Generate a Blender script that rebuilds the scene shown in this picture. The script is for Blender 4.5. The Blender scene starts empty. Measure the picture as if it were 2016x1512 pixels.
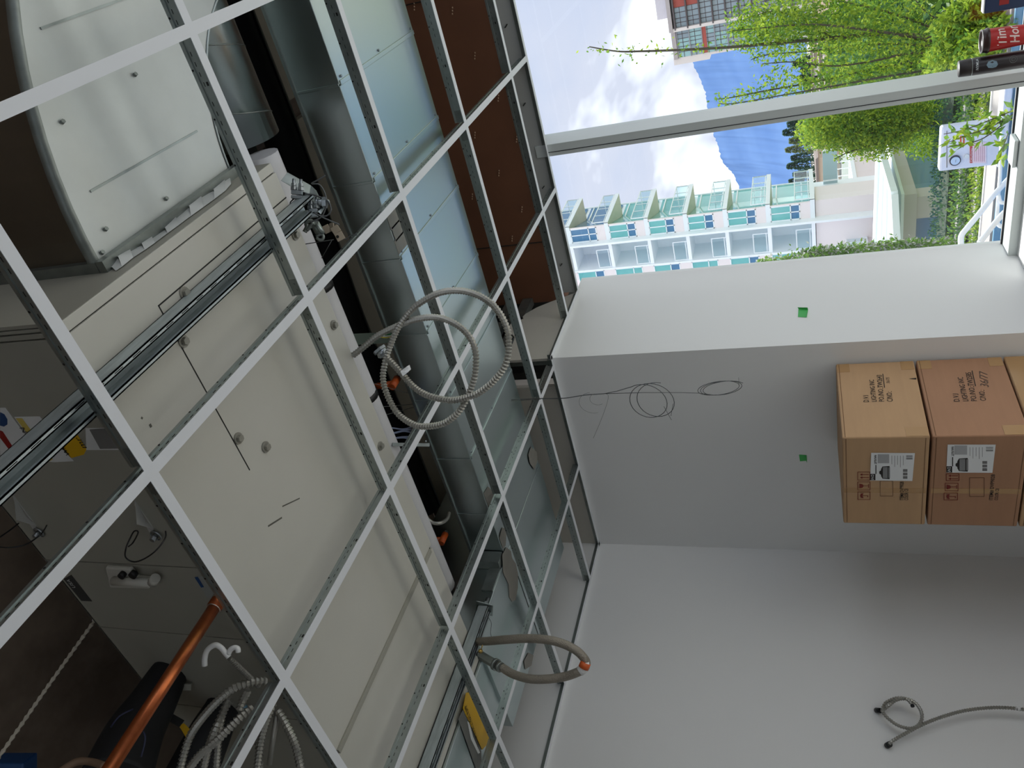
import bpy, bmesh, math, random
from mathutils import Vector, Matrix
import numpy as np
random.seed(7)
sc = bpy.context.scene
COL = sc.collection
V = Vector

# ------------------------------------------------------------------ camera
ZC = 2.66                                   # height of the suspended ceiling grid
FPX = 1564.96                               # focal length in pixels of the 2016 px wide frame
R0 = [[0.2633220355, 0.2376093398, -0.9349883995],
      [-0.5880817713, 0.8078279439, 0.0396716958],
      [0.7647361218, 0.5394032024, 0.3524526200]]
CAM = V((-0.8242064, -0.1294941, -1.1091364 + ZC))
cr, cd, cf = V(R0[0]), V(R0[1]), V(R0[2])
cam_data = bpy.data.cameras.new('camera')
cam_data.sensor_width = 36.0
cam_data.lens = FPX / 2016 * 36.0
cam_data.clip_start = 0.02
cam_data.clip_end = 12000
cam = bpy.data.objects.new('camera', cam_data)
COL.objects.link(cam)
M = Matrix.Identity(4)
for k in range(3):
    M[k][0] = cr[k]; M[k][1] = -cd[k]; M[k][2] = -cf[k]; M[k][3] = CAM[k]
cam.matrix_world = M
sc.camera = cam

def ray(x, y):
    return cr * ((x - 1008) / FPX) + cd * ((y - 756) / FPX) + cf
def at(x, y, d):                            # surveyed point of the photo at a depth
    return CAM + ray(x, y) * d
def hit(x, y, X=None, Y=None, Z=None):      # surveyed point of the photo on a real plane
    v = ray(x, y)
    i, val = (0, X) if X is not None else (1, Y) if Y is not None else (2, Z)
    return CAM + v * ((val - CAM[i]) / v[i])

# ------------------------------------------------------------------ exposure
sc.view_settings.view_transform = 'Standard'
sc.view_settings.look = 'None'
sc.view_settings.gamma = 1.0
sc.view_settings.use_curve_mapping = False
sc.view_settings.exposure = 0.0
cy = sc.cycles
cy.max_bounces = 10
cy.diffuse_bounces = 6
cy.glossy_bounces = 4
cy.transparent_max_bounces = 12
cy.sample_clamp_indirect = 6.0
cy.caustics_reflective = False
cy.caustics_refractive = False

# ------------------------------------------------------------------ sky
SKY_STRENGTH = 1.0
world = bpy.data.worlds.new('sky')
sc.world = world
world.use_nodes = True
nt = world.node_tree
nt.nodes.clear()
def N(t, kind, **kw):
    n = t.nodes.new(kind)
    for k, v in kw.items():
        if k in n.inputs: n.inputs[k].default_value = v
        else: setattr(n, k, v)
    return n
tc = N(nt, 'ShaderNodeTexCoord')
mp = N(nt, 'ShaderNodeMapping'); mp.inputs['Scale'].default_value = (1.0, 1.0, 1.9)
nt.links.new(tc.outputs['Generated'], mp.inputs['Vector'])
nz = N(nt, 'ShaderNodeTexNoise', Scale=2.6, Detail=5.0, Roughness=0.52, Distortion=0.5)
nt.links.new(mp.outputs['Vector'], nz.inputs['Vector'])
rp = N(nt, 'ShaderNodeValToRGB')
rp.color_ramp.elements[0].position = 0.30; rp.color_ramp.elements[0].color = (0.60, 0.69, 0.95, 1)
rp.color_ramp.elements[1].position = 0.70; rp.color_ramp.elements[1].color = (3.2, 3.2, 3.2, 1)
e = rp.color_ramp.elements.new(0.50); e.color = (0.80, 0.83, 1.0, 1)
nt.links.new(nz.outputs['Fac'], rp.inputs['Fac'])
bg = N(nt, 'ShaderNodeBackground', Strength=SKY_STRENGTH)
nt.links.new(rp.outputs['Color'], bg.inputs['Color'])
wo = N(nt, 'ShaderNodeOutputWorld')
nt.links.new(bg.outputs['Background'], wo.inputs['Surface'])

# ------------------------------------------------------------------ sun
sun = bpy.data.lights.new('sun', 'SUN')
sun.energy = 8.0; sun.angle = math.radians(2.0); sun.color = (1.0, 0.97, 0.93)
suno = bpy.data.objects.new('sun', sun); COL.objects.link(suno)
suno.rotation_euler = V((-0.66, -0.05, -0.75)).to_track_quat('-Z', 'Y').to_euler()

# daylight portal in the window opening (only guides sampling, gives no light of its own)
pl = bpy.data.lights.new('window_portal', 'AREA'); pl.shape = 'RECTANGLE'; pl.size = 1.9; pl.size_y = 4.3
pl.cycles.is_portal = True
plo = bpy.data.objects.new('window_portal', pl); COL.objects.link(plo)
plo.matrix_world = Matrix(((0, 0, 1, 2.74), (0, 1, 0, -0.43), (1, 0, 0, 1.72), (0, 0, 0, 1))) @ Matrix.Identity(4)
plo.rotation_euler = (0, math.radians(90), 0)

pr = bpy.data.lights.new('added_rear_window_portal', 'AREA'); pr.shape = 'RECTANGLE'; pr.size = 3.0; pr.size_y = 2.5  # portal for the added rear window, only guides sampling
pr.cycles.is_portal = True
pro = bpy.data.objects.new('added_rear_window_portal', pr); COL.objects.link(pro)
pro.location = (0.95, -2.22, 1.38); pro.rotation_euler = (math.radians(-90), 0, 0)

p3 = bpy.data.lights.new('added_left_window_portal', 'AREA'); p3.shape = 'RECTANGLE'; p3.size = 2.5; p3.size_y = 1.9  # portal for the added left window, only guides sampling
p3.cycles.is_portal = True
p3o = bpy.data.objects.new('added_left_window_portal', p3); COL.objects.link(p3o)
p3o.location = (-4.02, -0.85, 1.38); p3o.rotation_euler = (0, math.radians(-90), 0)

# ------------------------------------------------------------------ materials
def s2l(c):
    return tuple((x / 255 / 12.92) if x <= 10 else ((x / 255 + 0.055) / 1.055) ** 2.4 for x in c)
MATS = {}
def mat(name, rgb, rough=0.6, metal=0.0, spec=0.5, var=0.0, vscale=8.0, rgb2=None, bump=0.0, bscale=40.0,
        emit=None, alpha=None, stretch=None, rvar=0.0):
    if name in MATS: return MATS[name]
    m = bpy.data.materials.new(name); m.use_nodes = True
    t = m.node_tree; p = t.nodes['Principled BSDF']
    c = s2l(rgb)
    p.inputs['Base Color'].default_value = (*c, 1)
    p.inputs['Roughness'].default_value = rough
    p.inputs['Metallic'].default_value = metal
    p.inputs['Specular IOR Level'].default_value = spec
    co = N(t, 'ShaderNodeTexCoord')
    src = co.outputs['Object']
    if stretch:
        mm = N(t, 'ShaderNodeMapping'); mm.inputs['Scale'].default_value = stretch
        t.links.new(src, mm.inputs['Vector']); src = mm.outputs['Vector']
    if var or rgb2:
        n = N(t, 'ShaderNodeTexNoise', Scale=vscale, Detail=5.0, Roughness=0.6)
        t.links.new(src, n.inputs['Vector'])
        r = N(t, 'ShaderNodeValToRGB')
        c2 = s2l(rgb2) if rgb2 else tuple(min(1, x * (1 + var)) for x in c)
        c1 = c if rgb2 else tuple(x * (1 - var) for x in c)
        r.color_ramp.elements[0].position = 0.34; r.color_ramp.elements[0].color = (*c1, 1)
        r.color_ramp.elements[1].position = 0.70; r.color_ramp.elements[1].color = (*c2, 1)
        t.links.new(n.outputs['Fac'], r.inputs['Fac']); t.links.new(r.outputs['Color'], p.inputs['Base Color'])
        if rvar:
            mr = N(t, 'ShaderNodeMapRange'); mr.inputs['To Min'].default_value = rough - rvar; mr.inputs['To Max'].default_value = rough + rvar
            t.links.new(n.outputs['Fac'], mr.inputs['Value']); t.links.new(mr.outputs['Result'], p.inputs['Roughness'])
    if bump:
        n = N(t, 'ShaderNodeTexNoise', Scale=bscale, Detail=4.0)
        t.links.new(src, n.inputs['Vector'])
        b = N(t, 'ShaderNodeBump', Strength=bump, Distance=0.01)
        t.links.new(n.outputs['Fac'], b.inputs['Height']); t.links.new(b.outputs['Normal'], p.inputs['Normal'])
    MATS[name] = m
    return m
def glass_mat(name, tint, rough=0.0, refl=0.06):
    if name in MATS: return MATS[name]
    m = bpy.data.materials.new(name); m.use_nodes = True
    t = m.node_tree; t.nodes.clear()
    tr = N(t, 'ShaderNodeBsdfTransparent'); tr.inputs['Color'].default_value = (*tint, 1)
    gl = N(t, 'ShaderNodeBsdfGlossy'); gl.inputs['Roughness'].default_value = rough
    fc = N(t, 'ShaderNodeLayerWeight')
    pw = N(t, 'ShaderNodeMath', operation='POWER'); pw.inputs[1].default_value = 5.0
    lw = N(t, 'ShaderNodeMath', operation='MULTIPLY_ADD'); lw.inputs[1].default_value = 0.9; lw.inputs[2].default_value = refl
    t.links.new(fc.outputs['Facing'], pw.inputs[0]); t.links.new(pw.outputs[0], lw.inputs[0])
    mx = N(t, 'ShaderNodeMixShader'); o = N(t, 'ShaderNodeOutputMaterial')
    t.links.new(lw.outputs[0], mx.inputs['Fac']); t.links.new(tr.outputs['BSDF'], mx.inputs[1]); t.links.new(gl.outputs['BSDF'], mx.inputs[2])
    t.links.new(mx.outputs['Shader'], o.inputs['Surface'])
    MATS[name] = m
    return m

white_paint = mat('white_wall_paint', (228, 228, 226), 0.55, bump=0.02, bscale=120)
tee_white = mat('white_enamel', (222, 224, 228), 0.45)
galv = mat('galvanized_steel', (168, 176, 174), 0.38, 0.9, var=0.10, vscale=30, rvar=0.08)
galv_dark = mat('dull_galvanized_steel', (140, 146, 142), 0.48, 0.85, var=0.12, vscale=22)
duct_metal = mat('duct_sheet_metal', (192, 204, 204), 0.29, 1.0)
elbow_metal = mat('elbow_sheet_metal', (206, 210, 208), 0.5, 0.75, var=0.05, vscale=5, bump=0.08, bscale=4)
strut_metal = mat('strut_steel', (178, 188, 190), 0.42, 0.5, var=0.14, vscale=14, stretch=(1, 6, 6))
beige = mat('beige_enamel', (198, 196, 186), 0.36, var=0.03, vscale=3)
beige_shaded = mat('beige_enamel_shaded', (160, 158, 146), 0.5, var=0.04, vscale=3)  # side and end faces of the unit: their weaker light put into the beige
gap_dark = mat('dark_joint_and_void', (38, 37, 34), 0.9)  # serves joints, holes and the painted void above the pier
concrete = mat('stained_concrete', (88, 74, 62), 0.95, rgb2=(138, 122, 106), vscale=2.6, bump=0.25, bscale=14)
floor_m = mat('concrete_floor', (222, 220, 216), 0.7, var=0.08, vscale=2)
brown = mat('brown_board', (112, 72, 50), 0.75, var=0.10, vscale=4)
drywall = mat('bare_drywall', (192, 188, 178), 0.85, var=0.03, vscale=5)
black_rub = mat('black_insulation', (24, 24, 26), 0.7, var=0.25, vscale=12)
black_pl = mat('black_plastic', (18, 18, 19), 0.45)
olive = mat('olive_board', (104, 98, 84), 0.9, var=0.08, vscale=6)
copper = mat('copper', (196, 112, 66), 0.34, 0.9, rgb2=(150, 78, 48), vscale=16, stretch=(1, 1, 1))
solder = mat('solder', (205, 200, 190), 0.35, 0.9)
bx = mat('armored_cable', (166, 164, 156), 0.42, 0.75)
braid = mat('braided_steel', (150, 142, 130), 0.45, 0.7, bump=0.5, bscale=260)
wire_m = mat('hanger_wire', (96, 98, 98), 0.45, 0.8)
bolt_m = mat('zinc_bolt', (160, 166, 170), 0.35, 0.9)
card_a = mat('cardboard', (186, 150, 112), 0.85, var=0.05, vscale=3, stretch=(1, 1, 9))
tape_m = mat('packing_tape', (176, 138, 94), 0.25)
ink = mat('black_ink', (40, 34, 30), 0.8)
ink_grey = mat('grey_ink', (120, 118, 116), 0.8)
ink_red = mat('red_ink', (120, 44, 34), 0.85)
paper = mat('white_label_paper', (226, 227, 226), 0.5)
green_t = mat('green_tape', (70, 178, 88), 0.6)
yellow = mat('yellow_label', (226, 178, 20), 0.5)
grey_st = mat('grey_sticker', (112, 112, 108), 0.6)
orange = mat('orange_pipe', (206, 92, 36), 0.5)
red_p = mat('red_paint', (150, 30, 26), 0.5)
blue_p = mat('blue_plastic', (30, 70, 120), 0.5)
white_pl = mat('white_plastic', (226, 226, 224), 0.4)
frame_al = mat('window_frame_paint', (196, 202, 200), 0.42)
gasket = mat('black_gasket', (40, 40, 44), 0.7)
glass = glass_mat('window_glass', (0.94, 0.985, 0.975))
foil = mat('grey_duct_tape', (140, 136, 128), 0.5, 0.3, var=0.1)

# ------------------------------------------------------------------ mesh building
ORG = {}
class MB:
    def __init__(s): s.v = []; s.f = []; s.m = []; s.sm = []
    def add(s, verts, faces, mi=0, smooth=False):
        b = len(s.v); s.v += [V(p) for p in verts]
        for f in faces: s.f.append([b + i for i in f]); s.m.append(mi); s.sm.append(smooth)
        return s
    def box(s, a, b, mi=0):
        x0, y0, z0 = a; x1, y1, z1 = b
        return s.add([(x0, y0, z0), (x1, y0, z0), (x1, y1, z0), (x0, y1, z0), (x0, y0, z1), (x1, y0, z1), (x1, y1, z1), (x0, y1, z1)],
                     [(0, 3, 2, 1), (4, 5, 6, 7), (0, 1, 5, 4), (1, 2, 6, 5), (2, 3, 7, 6), (3, 0, 4, 7)], mi)
    def obox(s, c, ax, ay, az, mi=0):         # centre and three half axes
        c = V(c); ax = V(ax); ay = V(ay); az = V(az)
        P = [c + ax * i + ay * j + az * k for k in (-1, 1) for j, i in ((-1, -1), (-1, 1), (1, 1), (1, -1))]
        return s.add(P, [(0, 3, 2, 1), (4, 5, 6, 7), (0, 1, 5, 4), (1, 2, 6, 5), (2, 3, 7, 6), (3, 0, 4, 7)], mi)
    def bar(s, p, q, w, h, up=(0, 0, 1), mi=0):
        p = V(p); q = V(q); d = (q - p).normalized(); u = V(up)
        sd = d.cross(u).normalized(); u = sd.cross(d).normalized()
        return s.obox((p + q) / 2, (q - p) / 2, sd * (w / 2), u * (h / 2), mi)
    def quad(s, pts, mi=0): return s.add(pts, [tuple(range(len(pts)))], mi)
    def prism(s, pts, off, mi=0):             # polygon extruded by a vector
        n = len(pts); off = V(off); P = [V(p) for p in pts]
        F = [tuple(range(n))[::-1], tuple(range(n, 2 * n))] + [(i, (i + 1) % n, n + (i + 1) % n, n + i) for i in range(n)]
        return s.add(P + [p + off for p in P], F, mi)
    def tube(s, pts, r, n=8, mi=0, cap=True, smooth=True, closed=False):
        P = [V(p) for p in pts]; k = len(P)
        rs = r if isinstance(r, (list, tuple)) else [r] * k
        T = []
        for i in range(k):
            a = P[(i - 1) % k if closed else max(i - 1, 0)]; b = P[(i + 1) % k if closed else min(i + 1, k - 1)]
            d = b - a; T.append(d.normalized() if d.length > 1e-9 else V((0, 0, 1)))
        u = T[0].orthogonal().normalized(); vs = []
        for i in range(k):
            u = (u - T[i] * u.dot(T[i]))
            u = u.normalized() if u.length > 1e-6 else T[i].orthogonal().normalized()
            w = T[i].cross(u)
            for j in range(n):
                a = 2 * math.pi * j / n
                vs.append(P[i] + (u * math.cos(a) + w * math.sin(a)) * rs[i])
        fs = []
        for i in range(k if closed else k - 1):
            i2 = (i + 1) % k
            for j in range(n):
                j2 = (j + 1) % n; fs.append((i * n + j, i * n + j2, i2 * n + j2, i2 * n + j))
        s.add(vs, fs, mi, smooth)
        if cap and not closed:
            b = len(s.v) - len(vs)
            s.f.append([b + j for j in range(n)][::-1]); s.m.append(mi); s.sm.append(False)
            s.f.append([b + (k - 1) * n + j for j in range(n)]); s.m.append(mi); s.sm.append(False)
        return s
    def cyl(s, p, q, r, n=12, mi=0, r2=None): return s.tube([p, q], [r, r if r2 is None else r2], n, mi)
    def hexnut(s, p, d, r, h, mi=0): return s.tube([p, V(p) + V(d).normalized() * h], r, 6, mi, smooth=False)
    def ball(s, c, r, mi=0, n=8):
        c = V(c); vs = []; fs = []
        for i in range(n + 1):
            th = math.pi * i / n
            for j in range(n): vs.append(c + V((math.sin(th) * math.cos(2 * math.pi * j / n), math.sin(th) * math.sin(2 * math.pi * j / n), math.cos(th))) * r)
        for i in range(n):
            for j in range(n): fs.append((i * n + j, i * n + (j + 1) % n, (i + 1) * n + (j + 1) % n, (i + 1) * n + j))
        return s.add(vs, fs, mi, True)
def mk(name, mb, mats, parent=None, bevel=0.0):
    me = bpy.data.meshes.new(name)
    org = ORG[parent.name] if parent else V((0, 0, 0))
    me.from_pydata([tuple(p - org) for p in mb.v], [], mb.f)
    for m in (mats if isinstance(mats, (list, tuple)) else [mats]): me.materials.append(m)
    me.polygons.foreach_set('material_index', mb.m)
    me.polygons.foreach_set('use_smooth', mb.sm)
    me.update()
    o = bpy.data.objects.new(name, me); COL.objects.link(o)
    if parent: o.parent = parent
    ORG[o.name] = org.copy()
    if bevel:
        b = o.modifiers.new('bevel', 'BEVEL'); b.width = bevel; b.segments = 2; b.limit_method = 'ANGLE'
    return o
def thing(name, label, cat, loc=(0, 0, 0), group=None):
    o = bpy.data.objects.new(name, None); COL.objects.link(o); o.location = loc; o.empty_display_size = 0.05
    o['label'] = label; o['category'] = cat
    if group: o['group'] = group
    ORG[o.name] = V(loc)
    return o
def tag(o, label, cat, group=None):
    o['label'] = label; o['category'] = cat
    if group: o['group'] = group
    return o
def struct(o): o['kind'] = 'structure'; return o
def stuff(o): o['kind'] = 'stuff'; return o
def text(s, org, ux, uy, size, m, parent, name='lettering', sx=1.0, align='LEFT', bold=0.0, shear=0.0):
    cu = bpy.data.curves.new('t', 'FONT'); cu.body = s; cu.size = size; cu.align_x = align; cu.resolution_u = 2
    cu.offset = bold; cu.shear = shear
    ob = bpy.data.objects.new('t', cu); COL.objects.link(ob)
    me = bpy.data.meshes.new_from_object(ob)
    bpy.data.objects.remove(ob); bpy.data.curves.remove(cu)
    ux = V(ux).normalized(); uy = V(uy).normalized(); O = V(org)
    mb = MB(); mb.v = [O + ux * (v.co.x * sx) + uy * v.co.y for v in me.vertices]
    mb.f = [list(p.vertices) for p in me.polygons]; mb.m = [0] * len(mb.f); mb.sm = [False] * len(mb.f)
    bpy.data.meshes.remove(me)
    return mk(name, mb, m, parent)
def smooth_path(pts, per=6):
    P = [V(p) for p in pts]; out = []
    for i in range(len(P) - 1):
        p0 = P[max(i - 1, 0)]; p1 = P[i]; p2 = P[i + 1]; p3 = P[min(i + 2, len(P) - 1)]
        for k in range(per):
            t = k / per
            out.append(0.5 * ((2 * p1) + (p2 - p0) * t + (2 * p0 - 5 * p1 + 4 * p2 - p3) * t * t + (3 * p1 - p0 - 3 * p2 + p3) * t ** 3))
    out.append(P[-1]); return out
def resample(pts, step):
    P = [V(p) for p in pts]; out = [P[0]]; acc = 0.0
    for a, b in zip(P, P[1:]):
        L = (b - a).length; d = step - acc
        while d <= L:
            out.append(a + (b - a) * (d / L)); d += step
        acc = (acc + L) % step if L else acc
    return out
def corrugated(mb, pts, r, pitch=0.0075, n=8, mi=0, amp=0.22):     # armoured cable: a ringed tube
    P = resample(pts, pitch / 3)
    rs = [r * (1 + (amp, 0.0, -amp)[i % 3]) for i in range(len(P))]
    mb.tube(P, rs, n, mi, smooth=False)

# =================================================================== THE ROOM
XG, XF = 2.83, 2.70                          # glass plane, inner face of the window frame
XW, YP, XS, YB = 2.72, 1.79, 2.09, 3.01      # window wall, pier front, pier side, back wall
YR = -2.2
ZS = 3.60                                    # underside of the concrete slab
struct(mk('floor', MB().box((-4.1, -2.35, -0.2), (2.9, 3.1, 0)), floor_m))
struct(mk('ceiling', MB().box((-4.1, -2.32, ZS), (2.9, 3.2, ZS + 0.25)), concrete))
struct(mk('wall_back', MB().box((-4, YB, 0), (2.3, YB + 0.12, ZS)), white_paint))
struct(mk('wall_left', MB().box((-4.12, -2.32, 0), (-4, 3.1, 0.1)).box((-4.12, -2.32, ZC), (-4, 3.1, ZS)).box((-4.12, -2.32, 0.1), (-4, -1.8, ZC)).box((-4.12, 0.1, 0.1), (-4, 3.1, ZC)), white_paint))
# rear wall with an added, unseen window that brings more daylight inside
struct(mk('wall_rear', MB().box((-4, YR - 0.12, ZC), (2.9, YR, ZS)).box((-4, YR - 0.12, 0), (2.9, YR, 0.1)).box((-4, YR - 0.12, 0.1), (-0.55, YR, ZC)).box((2.45, YR - 0.12, 0.1), (2.9, YR, ZC)), white_paint))
w2 = bpy.data.objects.new('added_window_rear', None); COL.objects.link(w2); ORG['added_window_rear'] = V((0, 0, 0)); struct(w2)
mk('pane', MB().quad([(-0.55, YR - 0.06, 0.1), (2.45, YR - 0.06, 0.1), (2.45, YR - 0.06, ZC), (-0.55, YR - 0.06, ZC)]), glass, w2)
w3 = bpy.data.objects.new('added_window_left', None); COL.objects.link(w3); ORG['added_window_left'] = V((0, 0, 0)); struct(w3)  # unseen window added in the left wall to brighten the room
LW0, LW1 = -1.8, 0.1
for a, b in ((LW0, -0.85), (-0.85, LW1)): mk('pane', MB().quad([(-4.06, a, 0.1), (-4.06, b, 0.1), (-4.06, b, ZC), (-4.06, a, ZC)]), glass, w3)
mk('mullion', MB().box((-4.1, -0.88, 0.1), (-4.0, -0.82, ZC)), frame_al, w3)
struct(mk('wall_outer', MB().box((XG + 0.03, YP + 0.30, 0), (XG + 0.13, 3.2, ZS)), drywall))
struct(mk('outer_void_sheet', MB().box((XW + 0.01, YP + 0.0605, ZC + 0.09), (XG + 0.15, YP + 0.14, ZS)), gap_dark))  # dark sheet closing the opening, blackness of the unlit void put into its colour
pier = MB().box((XS, YP, 0), (XG + 0.02, YP + 0.03, ZC + 0.015)).box((XS, YP + 0.03, 0), (XS + 0.03, YB, ZC + 0.015))
struct(mk('wall_pier', pier, white_paint))
struct(mk('wall_pier_upper', MB().box((XS, YP + 0.16, ZC + 0.015), (XS + 0.02, YB, ZS)), drywall))
struct(mk('wall_window_sill', MB().box((XF + 0.02, YR, 0), (2.9, YP, 0.66)), white_paint))
bw = mk('wall_window_head', MB().box((XW + 0.01, YR, ZC + 0.09), (XW + 0.13, YP + 0.06, ZS)), brown)
struct(bw)
m = MB()                                      # joints and fixing marks of the brown board
for y in (-0.9, 0.3, 1.5): m.box((XW + 0.006, y, ZC + 0.09), (XW + 0.011, y + 0.004, ZS))
mk('board_joint', m, gap_dark, bw)
m = MB()
for y, z in ((0.52, 3.05), (0.55, 2.9), (0.62, 3.18), (0.75, 2.84), (0.9, 3.0), (1.1, 2.93), (0.95, 2.8), (1.3, 2.86), (1.45, 2.95), (1.2, 3.1), (0.35, 2.95), (0.3, 3.12)):
    for k in range(3): m.box((XW + 0.004, y + k * 0.012, z + k * 0.004), (XW + 0.0105, y + k * 0.012 + 0.006, z + k * 0.004 + 0.003))
mk('screw_mark', m, mat('raw_scuff', (196, 168, 140), 0.9), bw)
ht = struct(mk('trim_1', MB().box((XW - 0.015, YR, ZC + 0.02), (XW + 0.02, YP, ZC + 0.085)), mat('zinc_strip', (176, 178, 176), 0.6)))
m = MB()
for y in (0.46, 0.80, 1.2, 1.62): m.bar((XW - 0.02, y, ZC + 0.055), (XW - 0.02, y + 0.012, ZC + 0.068), 0.004, 0.004)
mk('fixing_nail', m, black_pl, ht)

# ragged drywall above the pier and the stud framing behind it
rag = [(2.81, 2.675), (2.70, 2.675), (2.62, 2.80), (2.575, 2.86), (2.52, 2.905), (2.49, 2.915), (2.47, 2.905), (2.455, 2.93), (2.42, 2.965),
       (2.36, 2.955), (2.30, 2.905), (2.27, 2.90), (2.20, 2.895), (2.14, 2.89), (2.092, 2.885), (2.092, 2.675)]
dw = mk('wall_pier_top', MB().prism([(x, YP + 0.002, z) for x, z in rag], (0, 0.013, 0)), drywall); struct(dw)
fr = mk('trim_2', MB().box((2.12, YP + 0.03, 2.93), (2.80, YP + 0.07, 2.985)).box((2.12, YP + 0.03, 3.03), (2.80, YP + 0.07, 3.075)), galv_dark); struct(fr)
for x in (2.14, 2.5):
    mk('stud', MB().box((x, YP + 0.03, 2.68), (x + 0.035, YP + 0.07, ZS)), galv_dark, fr)
struct(mk('pier_void_sheet', MB().box((2.2, YP + 0.15, ZC + 0.02), (2.9, YP + 0.19, ZS)), gap_dark))  # dark sheet behind the ragged edge, paints the unlit void

# wall angles
def angle(name, p, q, inward):
    p = V(p); q = V(q); w = V(inward)
    o = MB()
    o.bar(p + w * 0.011, q + w * 0.011, 0.022, 0.0016)
    o.bar(p + w * 0.001 + V((0, 0, 0.011)), q + w * 0.001 + V((0, 0, 0.011)), 0.0016, 0.022, mi=1)
    return struct(mk(name, o, [tee_white, galv_dark]))
angle('trim_4', (XW - 0.016, YR, ZC), (XW - 0.016, YP - 0.001, ZC), (-1, 0, 0))
angle('trim_5', (XW - 0.04, YP - 0.001, ZC), (XS - 0.02, YP - 0.001, ZC), (0, -1, 0))
angle('trim_6', (XS - 0.001, YP - 0.02, ZC), (XS - 0.001, YB - 0.001, ZC), (-1, 0, 0))
angle('trim_7', (XS - 0.002, YB - 0.001, ZC), (-3.9, YB - 0.001, ZC), (0, -1, 0))

# window
win = bpy.data.objects.new('window_1', None); COL.objects.link(win); ORG['window_1'] = V((0, 0, 0)); struct(win)
mull = [(-1.5, -1.445), (-0.27, -0.215), (1.005, 1.062)]
for a, b in mull:
    mo = mk('mullion', MB().box((XF, a, 0.74), (XG + 0.03, b, ZC + 0.06)), frame_al, win, 0.002)
    ym = a + (b - a) * 0.62
    mk('mullion_joint', MB().box((XF - 0.0015, ym, 0.74), (XF + 0.004, ym + 0.003, ZC)), gasket, mo)
mk('bottom_rail', MB().box((XF, YR, 0.66), (XG + 0.03, YP, 0.735)), frame_al, win, 0.002)
mk('bottom_gasket', MB().box((XG - 0.018, YR, 0.7352), (XG - 0.008, YP - 0.002, 0.742)), gasket, win)
mk('top_rail', MB().box((XF + 0.05, YR, ZC + 0.06), (XG + 0.03, YP, ZC + 0.09)), frame_al, win)
mk('latch', MB().box((XF + 0.012, 1.28, 0.736), (XG - 0.03, 1.395, 0.752)), frame_al, win, 0.004)
edges = [YR] + [v for ab in mull for v in ab] + [YP]
for i in range(0, len(edges), 2):
    mk('pane', MB().quad([(XG, edges[i], 0.735), (XG, edges[i + 1], 0.735), (XG, edges[i + 1], ZC + 0.062), (XG, edges[i], ZC + 0.062)]), glass, win)
struct(mk('trim_8', MB().box((2.50, YR, 0.662), (XF, YP, 0.70)), white_paint, bevel=0.003))

# =================================================================== SUSPENDED GRID
S = 0.6096
grid = thing('ceiling_grid', 'white suspended ceiling grid of slotted tees with no tiles in it', 'ceiling grid', (0, 0, ZC))
def tee(name, p, q, deep=0.038, clip=True):
    p = V(p); q = V(q); d = (q - p).normalized(); sd = V((-d.y, d.x, 0)); L = (q - p).length
    fl = mk(name, MB().bar(p, q, 0.024, 0.0014), tee_white, grid)
    up = V((0, 0, 1))
    w = MB().bar(p + up * (0.0007 + deep / 2), q + up * (0.0007 + deep / 2), 0.0016, deep - 0.002)
    w.bar(p + up * (deep - 0.004), q + up * (deep - 0.004), 0.0062, 0.008)
    w.bar(p + up * 0.0022, q + up * 0.0022, 0.0215, 0.0014)
    mk('web', w, galv, fl)
    h = MB(); n = int(L / 0.10)
    for k in range(n):
        c = p + d * (0.05 + k * 0.10 + 0.02)
        for s in (-1, 1):
            h.tube([c + sd * (s * 0.0033) + up * (deep - 0.0035), c + sd * (s * 0.0037) + up * (deep - 0.0035)], 0.0024, 6, smooth=False)
            if k % 3 == 0:
                h.obox(c + d * 0.03 + sd * (s * 0.0011) + up * (deep * 0.42), d * 0.004, sd * 0.0003, up * 0.0022)
            for j in range(4):
                h.obox(c + d * (0.02 * j - 0.03) + sd * (s * 0.0011) + up * (deep * 0.62), d * 0.0045, sd * 0.0003, up * 0.0006)
    stuff(mk('punched_hole', h, gap_dark, fl))
    if clip:
        for c, s in ((p, 1), (q, -1)):
            e = MB()
            cc = c + d * (s * 0.022)
            e.obox(cc + sd * 0.0016 + up * (deep * 0.5), d * 0.02, sd * 0.0006, up * (deep * 0.36))
            for k in (-1, 1): e.tube([cc + d * (k * 0.008) + sd * 0.002 + up * (deep * 0.5), cc + d * (k * 0.008) + sd * 0.0035 + up * (deep * 0.5)], 0.003, 6)
            mk('end_clip', e, galv_dark, fl)
for j in (-1, 1, 3):                           # main runners
    y = j * S; tee('main_tee', (-3.9, y, ZC), ((XW - 0.02) if j < 3 else XS - 0.004, y, ZC), clip=False)
for i in (-3, -2, -1, 0, 1, 2, 3, 4):           # four-foot cross tees between the main runners
    x = i * S
    for j0, j1 in ((-1, 1), (1, 3)):
        if x > XS and j1 == 3: tee('cross_tee', (x, S + 0.012, ZC), (x, YP - 0.003, ZC)); continue
        tee('cross_tee', (x, j0 * S + 0.012, ZC), (x, j1 * S - 0.012, ZC))
    if x < XS: tee('cross_tee', (x, 3 * S + 0.012, ZC), (x, YB - 0.003, ZC))
for j in (0, 2, 4):                            # two-foot cross tees
    for i in range(-3, 5):
        x0, x1 = i * S + 0.012, (i + 1) * S - 0.012
        if j == 4 and i == 3: x1 = XS - 0.003
        if j == 4 and i == 4: continue
        if i == 4: x1 = XW - 0.02
        tee('cross_tee', (x0, j * S, ZC), (x1, j * S, ZC), 0.034)

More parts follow.
